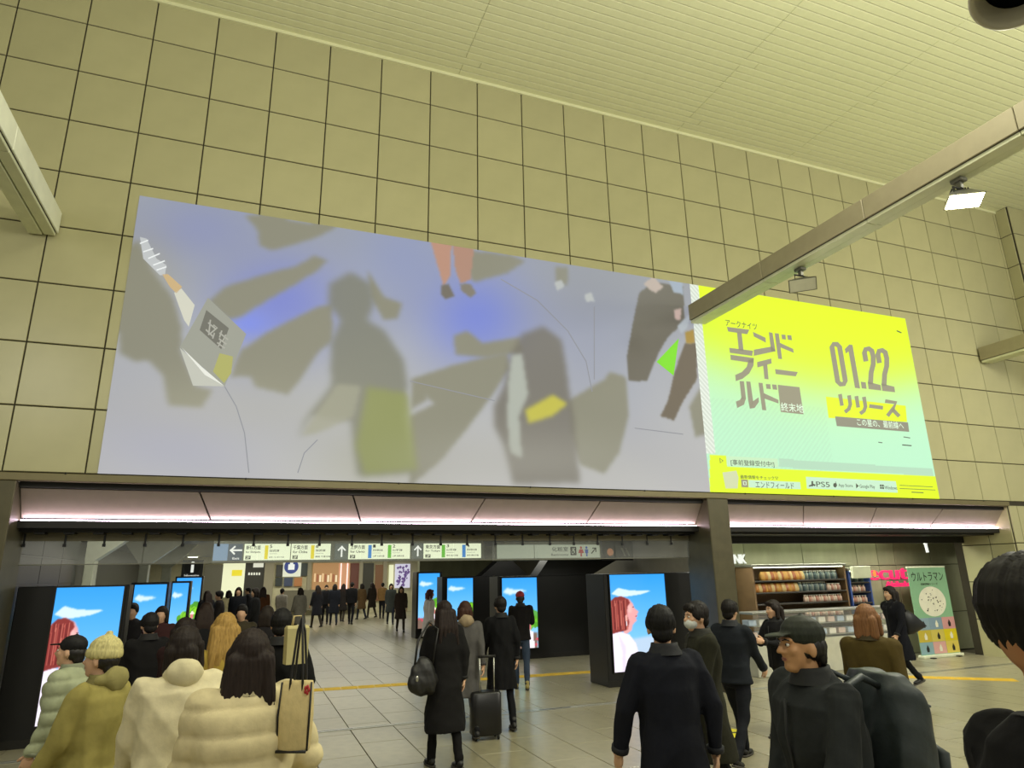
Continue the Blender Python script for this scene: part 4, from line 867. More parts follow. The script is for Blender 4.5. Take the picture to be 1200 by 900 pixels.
# dark pillar blocks visible between the central column and the shop
# ------------------------------------------------------------------ people
def remesh(mb, name, vox, m, it=3, fold=0., fs=(7, 7, 3), seed=0, parent=None, extra=None, ridge=None):
    tmp = bpy.data.objects.new('tmp', mb.mesh('tmp')); C.objects.link(tmp)
    r = tmp.modifiers.new('r', 'REMESH'); r.mode = 'VOXEL'; r.voxel_size = vox; r.adaptivity = 0
    q = tmp.modifiers.new('s', 'SMOOTH'); q.factor = .6; q.iterations = it
    dg = bpy.context.evaluated_depsgraph_get(); me = bpy.data.meshes.new_from_object(tmp.evaluated_get(dg))
    old = tmp.data; bpy.data.objects.remove(tmp); bpy.data.meshes.remove(old)
    n = len(me.vertices)
    if fold or ridge:
        co = np.empty(n * 3, 'f'); me.vertices.foreach_get('co', co); co = co.reshape(-1, 3).astype(float)
        no = np.empty(n * 3, 'f'); me.vertex_normals.foreach_get('vector', no); no = no.reshape(-1, 3).astype(float)
        rs = np.random.RandomState(seed); d = np.zeros(n)
        if ridge:
            c, amp, fr = ridge; ph = np.arctan2(co[:, 0] - c[0], co[:, 1] - c[1]); d += amp * np.sin(ph * fr + 3 * np.sin(co[:, 2] * 14) + 2 * np.sin(ph * 3)) + amp * .6 * np.sin(ph * fr * .43 + co[:, 2] * 25)
        for i in range(7 if fold else 0):
            k = rs.normal(size=3) * np.array(fs) * (1 + .35 * i); d += fold / (1 + .25 * i) * (1 - 2 * np.abs(np.sin(co @ k + rs.rand() * 6)))
        co += no * d[:, None]; me.vertices.foreach_set('co', co.ravel())
    if extra is not None:
        bm = bpy.data.meshes.new('x'); bm.from_pydata(extra.v, [], extra.f)
        import bmesh
        B = bmesh.new(); B.from_mesh(me); B.from_mesh(bm); B.to_mesh(me); B.free(); bpy.data.meshes.remove(bm)
    me.polygons.foreach_set('use_smooth', [True] * len(me.polygons)); me.materials.clear(); me.materials.append(m); me.name = name; me.update()
    return link(name, me, parent)
def hand(mb, wpos, d, palm_n, curl, s=1.):
    """palm and five separate fingers; d = direction of the hand, palm_n = palm normal (side the fingers curl to)"""
    d = d.normalized(); palm_n = (palm_n - d * palm_n.dot(d)).normalized(); side = d.cross(palm_n)
    Rm = Matrix((side, palm_n, d)).transposed()
    mb.cap(wpos - d * .02, .025 * s, wpos + d * .02 * s, .027 * s, 10)
    mb.ell(wpos + d * .055 * s, (.041 * s, .017 * s, .052 * s), Rm, 12, 8)
    for i, (off, L) in enumerate(((-.029, .068), (-.010, .078), (.010, .072), (.028, .056))):
        b0 = wpos + d * .085 * s + side * off * s; a = curl * (1 + .1 * i)
        d1 = (d * math.cos(a) + palm_n * math.sin(a)); d2 = (d * math.cos(2 * a) + palm_n * math.sin(2 * a)); d3 = (d * math.cos(2.7 * a) + palm_n * math.sin(2.7 * a))
        p1 = b0 + d1 * L * .48 * s; p2 = p1 + d2 * L * .34 * s; p3 = p2 + d3 * L * .25 * s
        mb.tube([b0 - d * .01, b0, p1, p2, p3, p3 + d3 * .004], [.008 * s, .0092 * s, .0085 * s, .0078 * s, .0066 * s, .002], 8)
    t0 = wpos + d * .025 * s - side * .034 * s; td = (d * .75 - side * .6 + palm_n * .25).normalized()
    p1 = t0 + td * .032 * s; p2 = p1 + (td + palm_n * .5 + d * .3).normalized() * .028 * s
    mb.tube([t0 - td * .01, t0, p1, p2, p2 + td * .004], [.008 * s, .0115 * s, .010 * s, .008 * s, .003], 8)
SKIN = (206, 164, 132)
def person(label, pos, h, yaw, top=('jacket', (30, 30, 32)), legs=('trousers', (26, 26, 28)), hair=('short', (24, 20, 18)), shoes=(22, 22, 22), head=(0, 0), step=.35, lean=.03,
           armL=(.25, .12, .35), armR=(-.25, .12, .35), vox=.013, mask=False, group=None, hood=None, bulk=1., skin=SKIN, seed=1, collar=True, face=True, hem=None):
    hem_o = hem
    """builds a clothed figure facing local +Y with its feet on the floor"""
    k = h / 1.70
    t = thing('person', label, 'person', (pos[0], pos[1], 0), math.radians(yaw), group)
    far_ = vox > .02
    # legs (hips, knees, ankles)
    def leg(sx, th, sh):
        hp = Vector((sx * .085, 0, .90)); kn = hp + Vector((sx * .01, math.sin(th) * .42, -math.cos(th) * .42)); an = kn + Vector((0, math.sin(sh) * .40, -math.cos(sh) * .40)); return [hp, kn, an]
    A = leg(-1, step, step * .55 - .04); B_ = leg(1, -step * .55, -step * 1.35 - .04)
    dz = .085 - min(A[2].z, B_[2].z); V = Vector((0, 0, dz))
    A = [p + V for p in A]; B_ = [p + V for p in B_]
    lift = B_[2].z - .085
    T = Matrix.Translation((0, 0, dz)) @ Matrix.Translation((0, 0, .95)) @ Matrix.Rotation(-lean, 4, 'X') @ Matrix.Translation((0, 0, -.95))
    K = Matrix.Scale(k, 4)
    hc = Vector((0, .015, 1.585)); Th = T @ Matrix.Translation(hc) @ Matrix.Rotation(math.radians(head[0]), 4, 'Z') @ Matrix.Rotation(math.radians(-head[1]), 4, 'X')
    arms = {}
    for s, (fw, out, bend) in ((-1, armL), (1, armR)):
        sh = Vector((s * .175 * (.5 + .5 * bulk), 0, 1.40)); u = Vector((s * math.sin(out), math.sin(fw) * math.cos(out), -math.cos(fw) * math.cos(out))); el = sh + u * .28
        f2 = fw + bend; v = Vector((s * math.sin(out) * .3 - s * .10 * min(bend, 1.5), math.sin(f2), -math.cos(f2))).normalized(); wr = el + v * .25
        arms[s] = [T @ sh, T @ el, T @ wr, (T.to_3x3() @ v)]
    # body
    b = MB()
    b.ell((0, -.012, .02), (.074, .094, .095)); b.ell((0, .03, -.03), (.058, .060, .08)); b.ell((0, .052, -.088), (.036, .036, .028))
    b.ell((0, .074, .024), (.052, .02, .012)); b.cap((0, .092, .008), .009, (0, .110, -.026), .013, 10); b.ell((.017, .094, -.03), (.009, .01, .007)); b.ell((-.017, .094, -.03), (.009, .01, .007))
    b.ell((.036, .062, -.02), (.024, .024, .022)); b.ell((-.036, .062, -.02), (.024, .024, .022)); b.cap((-.016, .083, -.058), .008, (.016, .083, -.058), .008, 8)
    for s in (-1, 1): b.ell((s * .077, -.008, -.018), (.011, .02, .031))
    b.cap((0, -.02, -.15), .054, (0, -.012, -.05), .05)
    b.xf(Th)
    b2 = MB(); b2.loft([(.86, .14, .10, 0, 0), (.95, .155, .11, 0, 0), (1.08, .13, .095, 0, 0), (1.25, .145, .10, 0, 0), (1.36, .13, .08, 0, 0), (1.42, .07, .06, 0, 0), (1.47, .05, .05, 0, 0)], 20, 2.2); b2.xf(T)
    b.add(b2.v, b2.f)
    for s in (-1, 1):
        sh, el, wr, v = arms[s]; b.cap(sh - Vector((s * .035, 0, .015)), .036, el, .032); b.cap(el, .032, wr, .024)
    for L_ in (A, B_): b.cap(L_[0], .078, L_[1], .052); b.cap(L_[1], .05, L_[2], .034)
    b.xf(K); ex = MB()
    if not far_:
        for s in (-1, 1):
            sh, el, wr, v = arms[s]; hand(ex, wr, v, Vector((-s, .25, 0)), .38)
        ex.xf(K)
    else:
        for s in (-1, 1): sh, el, wr, v = arms[s]; hand(ex, wr, v, Vector((-s, .25, 0)), .3)
        ex.xf(K)
    body = remesh(b, 'body', vox, mat('skin_%d_%d_%d' % skin, skin, .5, var=.04, spec=.4), 2, parent=t, extra=ex)
    if face:
        me_ = mat('eye_white', (226, 222, 212), .3); pu = mat('eye_dark', (26, 18, 14), .2); lp = mat('lip', (160, 106, 90), .5)
        for s in (-1, 1):
            e_ = MB(); e_.ell((s * .029, .084, .004), (.013, .008, .0075), None, 10, 6); e_.xf(K @ Th); eo = obj('eye', e_, me_, t, True)
            e_ = MB(); e_.ell((s * .029, .0905, .004), (.0055, .003, .006), None, 8, 5); e_.xf(K @ Th); obj('iris', e_, pu, eo, True)
            e_ = MB(); e_.tube([(s * .014, .097, .021), (s * .03, .095, .027), (s * .046, .082, .022)], [.0025, .004, .002], 6); e_.xf(K @ Th); obj('eyebrow', e_, pu, t, True)
        e_ = MB(); e_.ell((0, .0885, -.0555), (.021, .006, .0035), None, 10, 5); e_.ell((0, .088, -.0625), (.018, .006, .004), None, 10, 5); e_.xf(K @ Th); obj('mouth', e_, lp, t, True)
    if mask:
        e_ = MB(); e_.ell((0, .052, -.05), (.062, .06, .05)); e_.xf(K @ Th); remesh(e_, 'face_mask', .006, mat('mask_white', (206, 210, 206), .7), 1, parent=t)
    # hair and headwear
    st, hcol = hair; hm = mat('hair_%d_%d_%d' % hcol, hcol, .62, var=.3, scale=30, sx=(4, 4, .5), spec=.25); hb = MB()
    if st in ('short', 'crop', 'bob', 'long', 'tied'):
        hb.ell((0, -.02, .034 if st != 'crop' else .046), (.086, .102, .098 if st != 'crop' else .086)); hb.ell((0, .058, .082), (.062, .034, .03)); hb.ell((0, -.065, -.035 if st != 'crop' else .01), (.066, .042, .055 if st != 'crop' else .04))
        for s in (-1, 1): hb.ell((s * .07, .0, .02 if st != 'crop' else .045), (.02 if st != 'crop' else .012, .05, .05 if st != 'crop' else .035))
    if st in ('short', 'crop'):
        for s in (-1, 1): hb.ell((s * .035, .07, .07), (.03, .02, .022))
    if st == 'bob':
        for s in (-1, 1): hb.cap((s * .076, -.01, .02), .03, (s * .084, .0, -.10), .028)
        for a in (-.05, 0, .05): hb.cap((a, -.09, .0), .04, (a * 1.2, -.085, -.12), .035)
    if st == 'long':
        for s in (-1, 1): hb.cap((s * .078, -.01, .02), .028, (s * .088, -.01, -.12), .03); hb.cap((s * .088, -.01, -.12), .03, (s * .10, -.06, -.27), .022)
        for a in (-.07, -.035, 0, .035, .07): hb.cap((a, -.09, .0), .036, (a * 1.25, -.115, -.17), .034); hb.cap((a * 1.25, -.115, -.17), .034, (a * 1.5 + .01, -.125, -.32 - .02 * math.cos(a * 90)), .014)
    if st == 'tied':
        hb.ell((0, -.125, .03), (.035, .035, .035)); hb.cap((0, -.13, .01), .028, (0, -.14, -.16), .014)
    if st in ('cap', 'beanie'):
        under = MB(); under.ell((0, -.03, -.005), (.082, .085, .07)); under.ell((0, -.07, -.05), (.062, .036, .05)); under.xf(K @ Th)
        remesh(under, 'hair', .008 if not far_ else .02, mat('hair_20_18_16', (24, 20, 18), .45), 1, parent=t, ridge=((0, 0), .002, 30))
        if st == 'cap':
            hb.ell((0, -.012, .05), (.086, .104, .082)); hb.ell((0, .115, .045), (.062, .06, .009), Matrix.Rotation(-.15, 3, 'X')); hb.ell((0, -.012, .135), (.01, .01, .006))
        else:
            hb.ell((0, -.015, .055), (.09, .105, .098)); hb.loft([(.01, .09, .108, 0, -.012), (.03, .096, .112, 0, -.012), (.055, .094, .11, 0, -.012), (.06, .08, .1, 0, -.012)], 24, 2); hb.ell((0, -.02, .16), (.02, .02, .02))
    hb.xf(K @ Th)
    nm = {'cap': 'cap', 'beanie': 'knit_hat'}.get(st, 'hair')
    near = vox <= .009
    remesh(hb, nm, (.006 if near else .008) if not far_ else .02, hm, 1, parent=t, ridge=None if st == 'cap' else (((K @ Th).translation.x, (K @ Th).translation.y), .0025 if not far_ else 0, 46), fold=.0015 if st == 'cap' else 0)
    # trousers / skirt
    lk, lc = legs; lm = mat('cloth_%d_%d_%d' % lc, lc, .9, var=.12, scale=14, bump=.25, spec=.2)
    b = MB(); pz = dz
    wd = 1.35 if lk == 'wide' else 1.0
    b.loft([(.80 + pz, .13, .10, 0, 0), (.86 + pz, .165, .12, 0, 0), (.95 + pz, .165, .12, 0, 0), (1.03 + pz, .15, .11, 0, 0)], 20, 2.2)
    for L_ in (A, B_): b.cap(L_[0], .092, L_[1], .066 * wd); b.cap(L_[1], .064 * wd, L_[2] + Vector((0, 0, .0)), .052 * wd); b.cap(L_[2] + Vector((0, 0, .03)), .054 * wd, L_[2] - (L_[1] - L_[2]).normalized() * .01, .05 * wd)
    if lk == 'skirt': b.loft([(.42 + pz, .23, .2, 0, 0), (.6 + pz, .21, .18, 0, 0), (.9 + pz, .165, .12, 0, 0)], 24, 2.1)
    b.xf(K); remesh(b, 'skirt' if lk == 'skirt' else 'trousers', vox, lm, 2, fold=.0035 if not far_ else 0, seed=seed, fs=(9, 9, 5), parent=t)
    # shoes
    sm = mat('shoe_%d_%d_%d' % shoes, shoes, .5, var=.1); sol = mat('sole_grey', (66, 62, 54), .7)
    for i_, L_ in enumerate((A, B_)):
        an = L_[2]; pitch = -min(1.1, max(0, (an.z - .085) * 5.5)); P_ = Matrix.Translation(an) @ Matrix.Rotation(pitch, 4, 'X')
        if i_ == 1 and lift > .01: P_ = Matrix.Translation(an + Vector((0, 0, 0))) @ Matrix.Rotation(pitch, 4, 'X')
        b = MB(); b.ell((0, -.02, -.035), (.037, .05, .042)); b.ell((0, .07, -.048), (.042, .09, .03)); b.cap((0, -.005, -.02), .04, (0, -.005, .04), .042); b.xf(K @ P_)
        so = remesh(b, 'shoe', .008 if not far_ else .02, sm, 1, parent=t)
        b = MB(); b.loft([(-.085, .036, .13, 0, .045), (-.066, .042, .14, 0, .045)], 16, 2.3); b.xf(K @ P_); obj('sole', b, sol, so, True)
    # top garment
    tk, tc = top; tm = mat('cloth_%d_%d_%d' % tc, tc, .9, var=.12, scale=14, bump=.25, spec=.2); w_ = bulk
    hem = hem_o or {'jacket': .84, 'coat': .50, 'puffer': .84, 'longcoat': .36, 'longpuffer': .42}[tk]; fl_ = 1.18 if hem < .6 else 1.0
    b = MB(); b.loft([(hem, .19 * w_ * fl_, .15 * w_ * fl_, 0, -.005), (hem + .02, .195 * w_ * fl_, .155 * w_ * fl_, 0, -.005), (.90, .185 * w_, .145 * w_, 0, 0), (1.06, .172 * w_, .135 * w_, 0, 0), (1.24, .19 * w_, .145 * w_, 0, 0), (1.36, .195 * w_, .13 * w_, 0, 0), (1.425, .155 * w_, .105, 0, -.005), (1.465, .085, .078, 0, -.01), (1.48, .07, .07, 0, -.01)], 28, 2.25)
    b.xf(T)
    for s in (-1, 1):
        sh, el, wr, v = arms[s]; b.cap(sh + Vector((-s * .015, 0, -.02)), .082 * (.6 + .4 * w_), el, .062 * w_); b.cap(el, .060 * w_, wr - v * .015, .046 * w_)
    b.xf(K); g = remesh(b, {'jacket': 'jacket', 'puffer': 'puffer_jacket', 'coat': 'coat', 'longcoat': 'coat', 'longpuffer': 'puffer_coat'}[tk], vox, tm, 3 if not far_ else 1, fold=(.006 if 'puff' not in tk else .003) if not far_ else 0, seed=seed, fs=(6, 6, 3.5), parent=t)
    if 'puff' in tk and not far_:                     # quilted channels
        me = g.data; n = len(me.vertices); co = np.empty(n * 3, 'f'); me.vertices.foreach_get('co', co); co = co.reshape(-1, 3); no = np.empty(n * 3, 'f'); me.vertex_normals.foreach_get('vector', no); no = no.reshape(-1, 3)
        q = np.abs(np.sin(co[:, 2] / k * PI / .105)); co += no * ((q ** .5) * .016 - .008)[:, None]; me.vertices.foreach_set('co', co.ravel()); me.update()
    if not far_:
        dk = tuple(int(c * .8) for c in tc); dm = mat('cloth_%d_%d_%d' % dk, dk, .8, var=.12, scale=14, bump=.25)
        b = MB()
        if collar:
            n = 20; b.rings([[((.072 + d) * math.cos(2 * PI * i / n), -.012 + (.072 + d) * math.sin(2 * PI * i / n), z) for i in range(n)] for z, d in ((1.43, .035), (1.475, .012), (1.495, .008), (1.495, -.004), (1.43, .0))], False)
            b.xf(K @ T); obj('collar', b, dm, g, True)
        for s in (-1, 1):
            sh, el, wr, v = arms[s]; b = MB(); b.tube([wr - v * .035, wr - v * .03, wr + v * .0, wr + v * .004], [.03, .05 * w_, .049 * w_, .03], 14); b.xf(K); obj('cuff', b, dm, g, True)
        b = MB(); b.tube([(0, .155 * w_ * (fl_ if hem < .6 else 1) - .004, hem + .02), (0, .148 * w_, .9), (0, .14 * w_, 1.06), (0, .148 * w_, 1.24), (0, .13 * w_, 1.38)], .006, 6); b.xf(K @ T); obj('zip', b, dm, g, True)
    if hood:
        b = MB(); b.ell((0, -.105, 1.46), (.105, .06, .085)); b.ell((.07, -.05, 1.45), (.05, .07, .05)); b.ell((-.07, -.05, 1.45), (.05, .07, .05)); b.xf(K @ T); remesh(b, 'hood', vox, mat('cloth_%d_%d_%d' % hood, hood, .85, var=.12, scale=14, bump=.25), 2, fold=.004, parent=t)
    t['k'] = k
    return t, arms, T, K, Matrix.Translation((pos[0], pos[1], 0)) @ Matrix.Rotation(math.radians(yaw), 4, 'Z')
def P2(px, py, q): x, y, z = atq(px, py, q); return (x, y), z
CR = (214, 204, 168)
# foreground, left to right
(p, z) = P2(92, 741, 5.0); person('person in a black cap, pale padded jacket and rust trousers before the left screen', p, z, 78, ('puffer', (158, 164, 134)), ('wide', (128, 84, 56)), ('cap', (22, 21, 22)), (60, 40, 30), head=(0, -8), seed=2, bulk=1.12, hem=.99, armL=(.1, .02, .3))
(p, z) = P2(128, 747, 4.2); person('person in a cream knitted hat and olive jacket with black trousers at the lower left', p, z, 62, ('jacket', (148, 138, 78)), ('trousers', (24, 23, 22)), ('beanie', (196, 186, 128)), head=(10, -5), seed=3, bulk=1.2, hood=(140, 132, 80), step=.3, hem=.93)
(p, z) = P2(178, 716, 7.0); person('person in a black coat behind the olive jacket, before the second screen', p, z, 20, ('coat', (20, 19, 20)), hair=('short', (22, 20, 20)), seed=4)
(p, z) = P2(217, 722, 6.1); person('person in a dark maroon coat behind the cream coat', p, z, -30, ('coat', (44, 26, 26)), hair=('bob', (30, 20, 16)), seed=5)
(p, z) = P2(221, 726, 3.95); person('person with short dark hair in a broad cream coat at the lower left', p, z - .02, 8, ('coat', CR), ('trousers', (150, 142, 112)), ('bob', (34, 26, 22)), seed=6, bulk=1.25, head=(-15, -8), hood=(206, 196, 158), armL=(.3, .12, .3), armR=(-.2, .2, .3))
(p, z) = P2(266, 716, 5.3); person('person with blond hair and a mustard coat between the two cream coats', p, z, 10, ('coat', (160, 136, 60)), hair=('long', (158, 126, 66)), seed=7)
(p, z) = P2(298, 733, 3.2); lw = person('woman with long dark hair in a quilted cream coat with a tote bag', p, z, 12, ('longpuffer', (212, 198, 156)), ('trousers', (60, 56, 50)), ('long', (38, 28, 24)), seed=8, bulk=1.22, head=(-10, -6), armR=(.05, .35, .5))
(p, z) = P2(331, 711, 5.6); bp = person('person in a black coat carrying a beige paper bag beside the long-haired woman', p, z, -10, ('coat', (18, 18, 19)), hair=('short', (20, 19, 19)), seed=9, armR=(.2, .25, 1.3))
# middle group
person('woman in a long black coat and boots carrying a large dark shoulder bag', (2.11, 7.54), 1.66, 8, ('longcoat', (22, 21, 21)), ('trousers', (20, 19, 19)), ('long', (34, 24, 20)), (16, 16, 16), seed=10, bulk=1.05, step=.22)
person('woman in a grey coat pulling a black suitcase, behind the woman with the shoulder bag', (2.72, 8.75), 1.62, -6, ('coat', (84, 82, 80)), ('trousers', (22, 22, 24)), ('bob', (60, 36, 26)), seed=11, armR=(-.35, .1, .1), hood=(150, 132, 104))
person('man in a black jacket and slim dark trousers right of the suitcase', (3.3, 8.98), 1.64, -4, ('coat', (17, 17, 19)), ('trousers', (20, 20, 24)), ('short', (24, 20, 18)), (26, 24, 24), seed=12, bulk=.98, step=.25)
person('man in blue jeans, black jacket and red cap before the garden screen', (4.67, 11.7), 1.62, -20, ('jacket', (22, 20, 20)), ('trousers', (54, 66, 84)), ('cap', (150, 44, 44)), (150, 136, 76), seed=13, armR=(.5, .1, 1.2), armL=(.5, .1, 1.2), step=.15)
person('person in a white coat beside a small pink trolley, left of the far screens', (4.42, 17.3), 1.58, -80, ('coat', (206, 200, 196)), ('trousers', (150, 130, 130)), ('bob', (90, 50, 44)), (60, 50, 50), seed=14, step=.2)
# right half
(p, z) = P2(775, 706, 4.2); person('large man in a long dark navy coat, back turned, before the nearest right screen', p, z, -8, ('longcoat', (23, 25, 34)), ('trousers', (24, 26, 32)), ('short', (20, 19, 20)), seed=15, bulk=1.04, armL=(.1, .3, .3), armR=(-.15, .28, .3), vox=.010, head=(-20, 0))
(p, z) = P2(818, 702, 5.7); person('person in dark olive clothes and a face mask behind the navy coat', p, z, 75, ('coat', (40, 40, 30)), hair=('short', (30, 26, 24)), mask=True, seed=16, head=(10, 0))
person('man in a dark suit striding left of the yellow floor sticker', (5.0, 6.35), 1.67, -62, ('jacket', (28, 32, 38)), ('trousers', (22, 24, 30)), ('short', (22, 18, 16)), (18, 18, 18), seed=17, step=.5, armL=(-.4, .1, .3), armR=(.45, .1, .4))
person('person in black looking at a phone behind the man with the backpack', (6.35, 7.15), 1.58, 88, ('jacket', (24, 24, 26)), ('trousers', (22, 22, 24)), ('bob', (34, 26, 22)), seed=18, armL=(.5, .1, 1.3), armR=(.5, .1, 1.3), step=.4)
(p, z) = P2(948, 716, 3.15); bk = person('man in a dark green cap and charcoal jacket wearing a backpack, lower right', p, z, 84, ('jacket', (40, 43, 44)), ('trousers', (28, 28, 30)), ('cap', (42, 46, 38)), seed=19, bulk=1.16, head=(-6, -6), vox=.009, lean=.08, mask=False, skin=(196, 148, 104), armL=(.35, .15, .5), armR=(.1, .15, .4))
(p, z) = P2(1012, 706, 5.5); person('woman with light brown hair and an olive brown coat left of the green banner', p, z, -60, ('coat', (74, 62, 28)), ('trousers', (30, 28, 26)), ('bob', (126, 88, 56)), seed=20, head=(0, 0))
wk = person('woman in black striding left before the green banner with a black bag', (10.35, 8.8), 1.66, 82, ('coat', (16, 17, 24)), ('trousers', (24, 24, 28)), ('bob', (34, 28, 26)), (18, 18, 18), seed=21, step=.5)
(p, z) = P2(1201, 653, 1.25); person('tall man close to the camera, cut by the right edge, seen from behind', p, z, -108, ('jacket', (22, 22, 24)), ('trousers', (24, 24, 26)), ('crop', (26, 23, 20)), seed=22, vox=.008, collar=False, bulk=.92, armL=(.3, .05, .4), armR=(.2, .05, .4), skin=(190, 134, 92), step=.2)
# things carried
def mbx(parent_m, mb): return mb.xf(parent_m)
# tote bag on the long haired woman's right shoulder
x, y, z = atq(347, 838, 3.05)
t = thing('tote_bag', 'cream tote bag with black trim hanging from the shoulder of the long-haired woman', 'bag', (x, y, z), math.radians(-25)); t.scale = (.58, .8, .86)
mc, mk_ = mat('tote_canvas', (206, 186, 132), .8, var=.1, bump=.2, scale=20), mat('tote_trim', (26, 24, 24), .5)
b = MB(); b.loft([(-.17, .11, .05, 0, 0), (-.15, .12, .06, 0, 0), (.0, .13, .06, 0, 0), (.15, .125, .035, 0, 0), (.17, .12, .02, 0, 0)], 20, 3.4); obj('bag_body', b, mc, t, True)
for s in (-1, 1):
    b = MB(); b.tube([(s * .117, -.03, -.165), (s * .127, -.04, 0), (s * .12, -.02, .165)], .008, 6); obj('trim', b, mk_, t, True)
    b = MB(); b.tube([(-.05, s * .03, .10), (-.045, s * .03, .2), (-.02, s * .02, .42), (.0, 0, .50), (.02, s * .02, .42), (.05, s * .03, .2), (.055, s * .03, .10)], .009, 8); obj('handle', b, mk_, t, True)
b = MB(); b.tube([(-.118, -.05, -.165), (.118, -.05, -.165)], .008, 6); obj('trim', b, mk_, t, True)
b = MB()
for i in range(5): b.ell((.10 + .015 * math.cos(i * 1.25), -.05, .13 + .015 * math.sin(i * 1.25)), (.012, .008, .012), None, 8, 5)
obj('red_charm', b, mat('charm_red', (170, 40, 40), .5), t, True)
x, y, z = atq(347, 755, 5.2); t = thing('paper_bag', 'beige paper bag held up beside the person in a black coat', 'bag', (x, y, z), .2)
b = MB(); b.rings([[(-.08, -.05, -.14), (.08, -.05, -.14), (.08, .05, -.14), (-.08, .05, -.14)], [(-.085, -.05, .12), (.085, -.05, .12), (.085, .05, .12), (-.085, .05, .12)], [(-.08, -.02, .14), (.08, -.02, .14), (.08, .02, .14), (-.08, .02, .14)]]); obj('bag_body', b, mat('paper_beige', (176, 166, 116), .8), t)
for s in (-1, 1): b = MB(); b.tube([(-.04, s * .02, .13), (-.03, s * .015, .21), (.03, s * .015, .21), (.04, s * .02, .13)], .004, 6); obj('handle', b, mc, t, True)
t = thing('shoulder_bag', 'large dark shoulder bag bulging at the hip of the woman in the black coat', 'bag', (1.83, 7.38, .92), .3)
b = MB(); b.ell((0, 0, 0), (.16, .1, .2)); b.ell((0, 0, -.05), (.19, .11, .14)); remesh(b, 'bag_body', .012, mat('bag_black', (24, 23, 22), .5, var=.15), 2, fold=.006, parent=t)
b = MB(); b.tube([(-.10, 0, .12), (-.05, .03, .35), (.10, .06, .53), (.18, .0, .46), (.12, 0, .12)], .012, 8); obj('strap', b, mat('bag_black', (24, 23, 22), .5), t, True)
b = MB(); b.ell((-.12, -.09, .0), (.018, .008, .03), None, 10, 6); obj('metal_buckle', b, m_steel, t, True)
def suitcase(label, x, y, rz, col, sc=1.):
    t = thing('suitcase', label, 'suitcase', (x, y, 0), rz); t.scale = (sc, sc, sc)
    b = MB(); b.loft([(.05, .17, .10, 0, 0), (.07, .19, .115, 0, 0), (.52, .19, .115, 0, 0), (.54, .17, .10, 0, 0)], 28, 5); obj('shell', b, mat('case_%d_%d_%d' % col, col, .35), t, True)
    for s in (-1, 1):
        b = MB(); b.tube([(s * .09, -.09, .5), (s * .09, -.09, .95)], .008, 8); obj('handle_rod', b, m_steel, t, True)
        for q in (-1, 1): b = MB(); b.tube([(s * .14 - .012, q * .08, .03), (s * .14 + .012, q * .08, .03)], .03, 14); obj('wheel', b, m_dark, t, True)
    b = MB(); b.tube([(-.11, -.09, .95), (.11, -.09, .95)], .016, 10); obj('grip', b, m_dark, t, True)
    for q in range(5): b = MB(); b.cbox(-.14 + q * .065, .108, .1, -.12 + q * .065, .122, .5, .003); obj('rib', b, mat('case_%d_%d_%d' % col, col, .35), t)
suitcase('black wheeled suitcase between the woman in the black coat and the man in slim trousers', 2.92, 8.55, -.1, (22, 21, 22))
suitcase('small pink trolley case beside the person in the white coat', 4.75, 17.25, .4, (170, 128, 132), .8)
def backpack(t, M_, col, w_=.16, h_=.24, d_=.09):
    m = mat('pack_%d_%d_%d' % col, col, .55, var=.15, bump=.2, scale=16)
    b = MB(); b.loft([(-h_, w_ * .9, d_ * .9, 0, -.01), (-h_ + .03, w_, d_ * 1.1, 0, -.02), (0, w_, d_, 0, 0), (h_ * .75, w_ * .92, d_ * .8, 0, .01), (h_, w_ * .7, d_ * .5, 0, .03)], 26, 3); b.xf(M_); o = remesh(b, 'pack_body', .012, m, 2, fold=.005, parent=t)
    b = MB(); b.loft([(-h_ * .85, w_ * .75, .03, 0, -d_ - .02), (-h_ * .1, w_ * .78, .04, 0, -d_ - .02), (.0, w_ * .6, .02, 0, -d_ - .0)], 22, 3); b.xf(M_); obj('front_pocket', b, m, t, True)
    for s in (-1, 1):
        b = MB(); b.tube([(s * .08, d_ * .7, h_ * .8), (s * .10, d_ + .07, h_ * .95), (s * .125, d_ + .23, h_ * .75), (s * .13, d_ + .25, h_ * .2), (s * .15, d_ + .1, -h_ * .4), (s * .12, d_ * .5, -h_ * .8)], .016, 8); b.xf(M_); obj('shoulder_strap', b, m, t, True)
    b = MB(); b.tube([(-w_ * .8, -d_ * .7, h_ * .55), (0, -d_ * 1.02, h_ * .62), (w_ * .8, -d_ * .7, h_ * .55)], .005, 6); b.xf(M_); obj('zip', b, mat('zip_grey', (96, 104, 106), .4), t, True)
pt, arms_, T_, K_m, W_m = bk
t = thing('backpack', 'large charcoal backpack on the back of the man in the dark green cap', 'backpack', pt.location, pt.rotation_euler[2]); backpack(t, K_m @ T_ @ Matrix.Translation((0, -.35, 1.14)) @ Matrix.Rotation(.12, 4, 'X'), (46, 54, 56), .20, .29, .13)
pt, arms_, T_, K_m, W_m = wk
t = thing('carry_bag', 'black pointed bag trailing behind the woman striding before the banner', 'bag', pt.location, pt.rotation_euler[2])
b = MB(); b.rings([[Vector((math.cos(a) * r * .6, y, 1.12 + dz_ + math.sin(a) * r)) for a in np.linspace(0, 2 * PI, 16, endpoint=False)] for y, r, dz_ in ((-.12, .10, 0), (-.17, .21, -.02), (-.30, .20, -.03), (-.44, .12, -.06), (-.58, .03, -.10), (-.62, .008, -.11))]); b.xf(K_m @ T_); obj('bag_body', b, mat('bag_navy', (15, 16, 22), .5), t, True)
b = MB(); b.tube([(-.06, -.2, 1.28), (-.09, -.1, 1.42), (-.1, .02, 1.46), (-.09, .13, 1.36), (-.04, -.1, 1.0)], .013, 8); b.xf(K_m @ T_); obj('strap', b, mat('bag_navy', (15, 16, 22), .5), t, True)
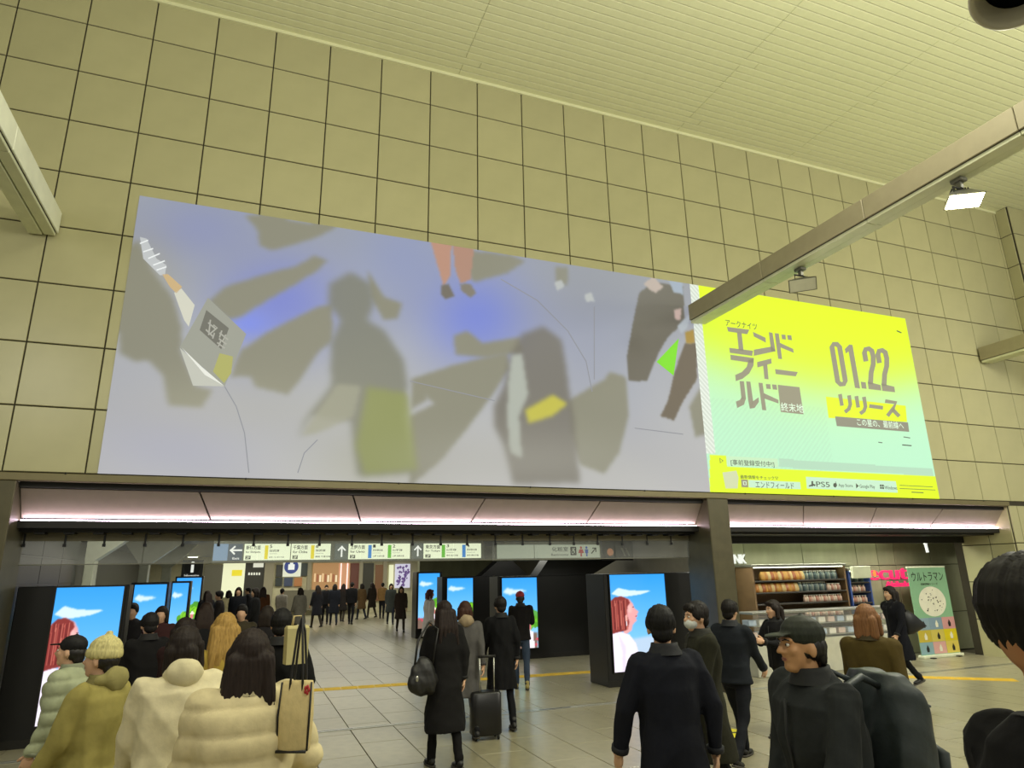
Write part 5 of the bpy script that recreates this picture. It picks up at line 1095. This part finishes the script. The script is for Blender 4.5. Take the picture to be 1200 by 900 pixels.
# far crowd along the passage: each walker its own figure, coarser with distance
CRW = [(158, 11.6, 1.62, (36, 34, 36), 'dark grey'), (192, 11.0, 1.6, (58, 34, 34), 'wine red'), (243, 10.2, 1.64, (24, 24, 26), 'black'), (285, 10.6, 1.6, (60, 54, 40), 'khaki'), (314, 9.2, 1.62, (30, 28, 30), 'charcoal'),
       (243, 21, 1.62, (28, 27, 30), 'black'), (258, 19, 1.66, (40, 36, 34), 'dark brown'), (268, 24, 1.6, (190, 180, 140), 'cream'), (279, 22, 1.7, (22, 24, 30), 'navy'), (291, 26, 1.62, (40, 40, 44), 'slate'), (300, 20, 1.68, (30, 30, 30), 'black'), (308, 25, 1.64, (84, 52, 30), 'rust brown'),
       (330, 27, 1.58, (150, 144, 132), 'pale grey'), (352, 24, 1.6, (120, 116, 104), 'grey'), (372, 29, 1.62, (34, 34, 40), 'dark blue'), (382, 31, 1.6, (26, 26, 30), 'black'), (392, 30, 1.66, (30, 32, 40), 'navy'), (402, 32, 1.62, (40, 36, 34), 'brown'), (412, 30, 1.7, (22, 22, 24), 'black'),
       (424, 33, 1.6, (90, 70, 44), 'tan'), (436, 34, 1.62, (44, 38, 32), 'brown'), (448, 33, 1.6, (130, 100, 60), 'camel'), (458, 29, 1.62, (58, 62, 60), 'grey green'), (470, 25, 1.58, (60, 50, 44), 'brown')]
near_of = lambda i: sum(1 for c in CRW[:i] if c[4] == CRW[i][4])
ORD = ['leftmost', 'second', 'third', 'fourth', 'fifth']
for i, (px, Y, h, c, cn) in enumerate(CRW):
    x = at(px, 700, Y)[0]; tot = sum(1 for q in CRW if q[4] == cn); kk = near_of(i)
    where = ('in the crowd before the left screens' if i < 5 else 'in the distant crowd under the direction sign')
    lb = '%s walker in a %s coat %s' % (ORD[kk] if tot > 1 else 'only', cn, where)
    person(lb, (x, Y), h, random.choice([0, 175, 90, -90, 30, -20]), ('coat' if i % 3 else 'jacket', c), ('trousers', [(26, 26, 30), (40, 44, 56), (60, 54, 46)][i % 3]), ([('short', (24, 20, 18)), ('bob', (34, 26, 20)), ('long', (40, 28, 22))][i % 3]), vox=.022 if Y < 15 else .03, group='people in the crowd', seed=30 + i, face=False, step=random.choice([.15, .3, .4]), armL=(.2, .1, .3), armR=(-.2, .1, .3))
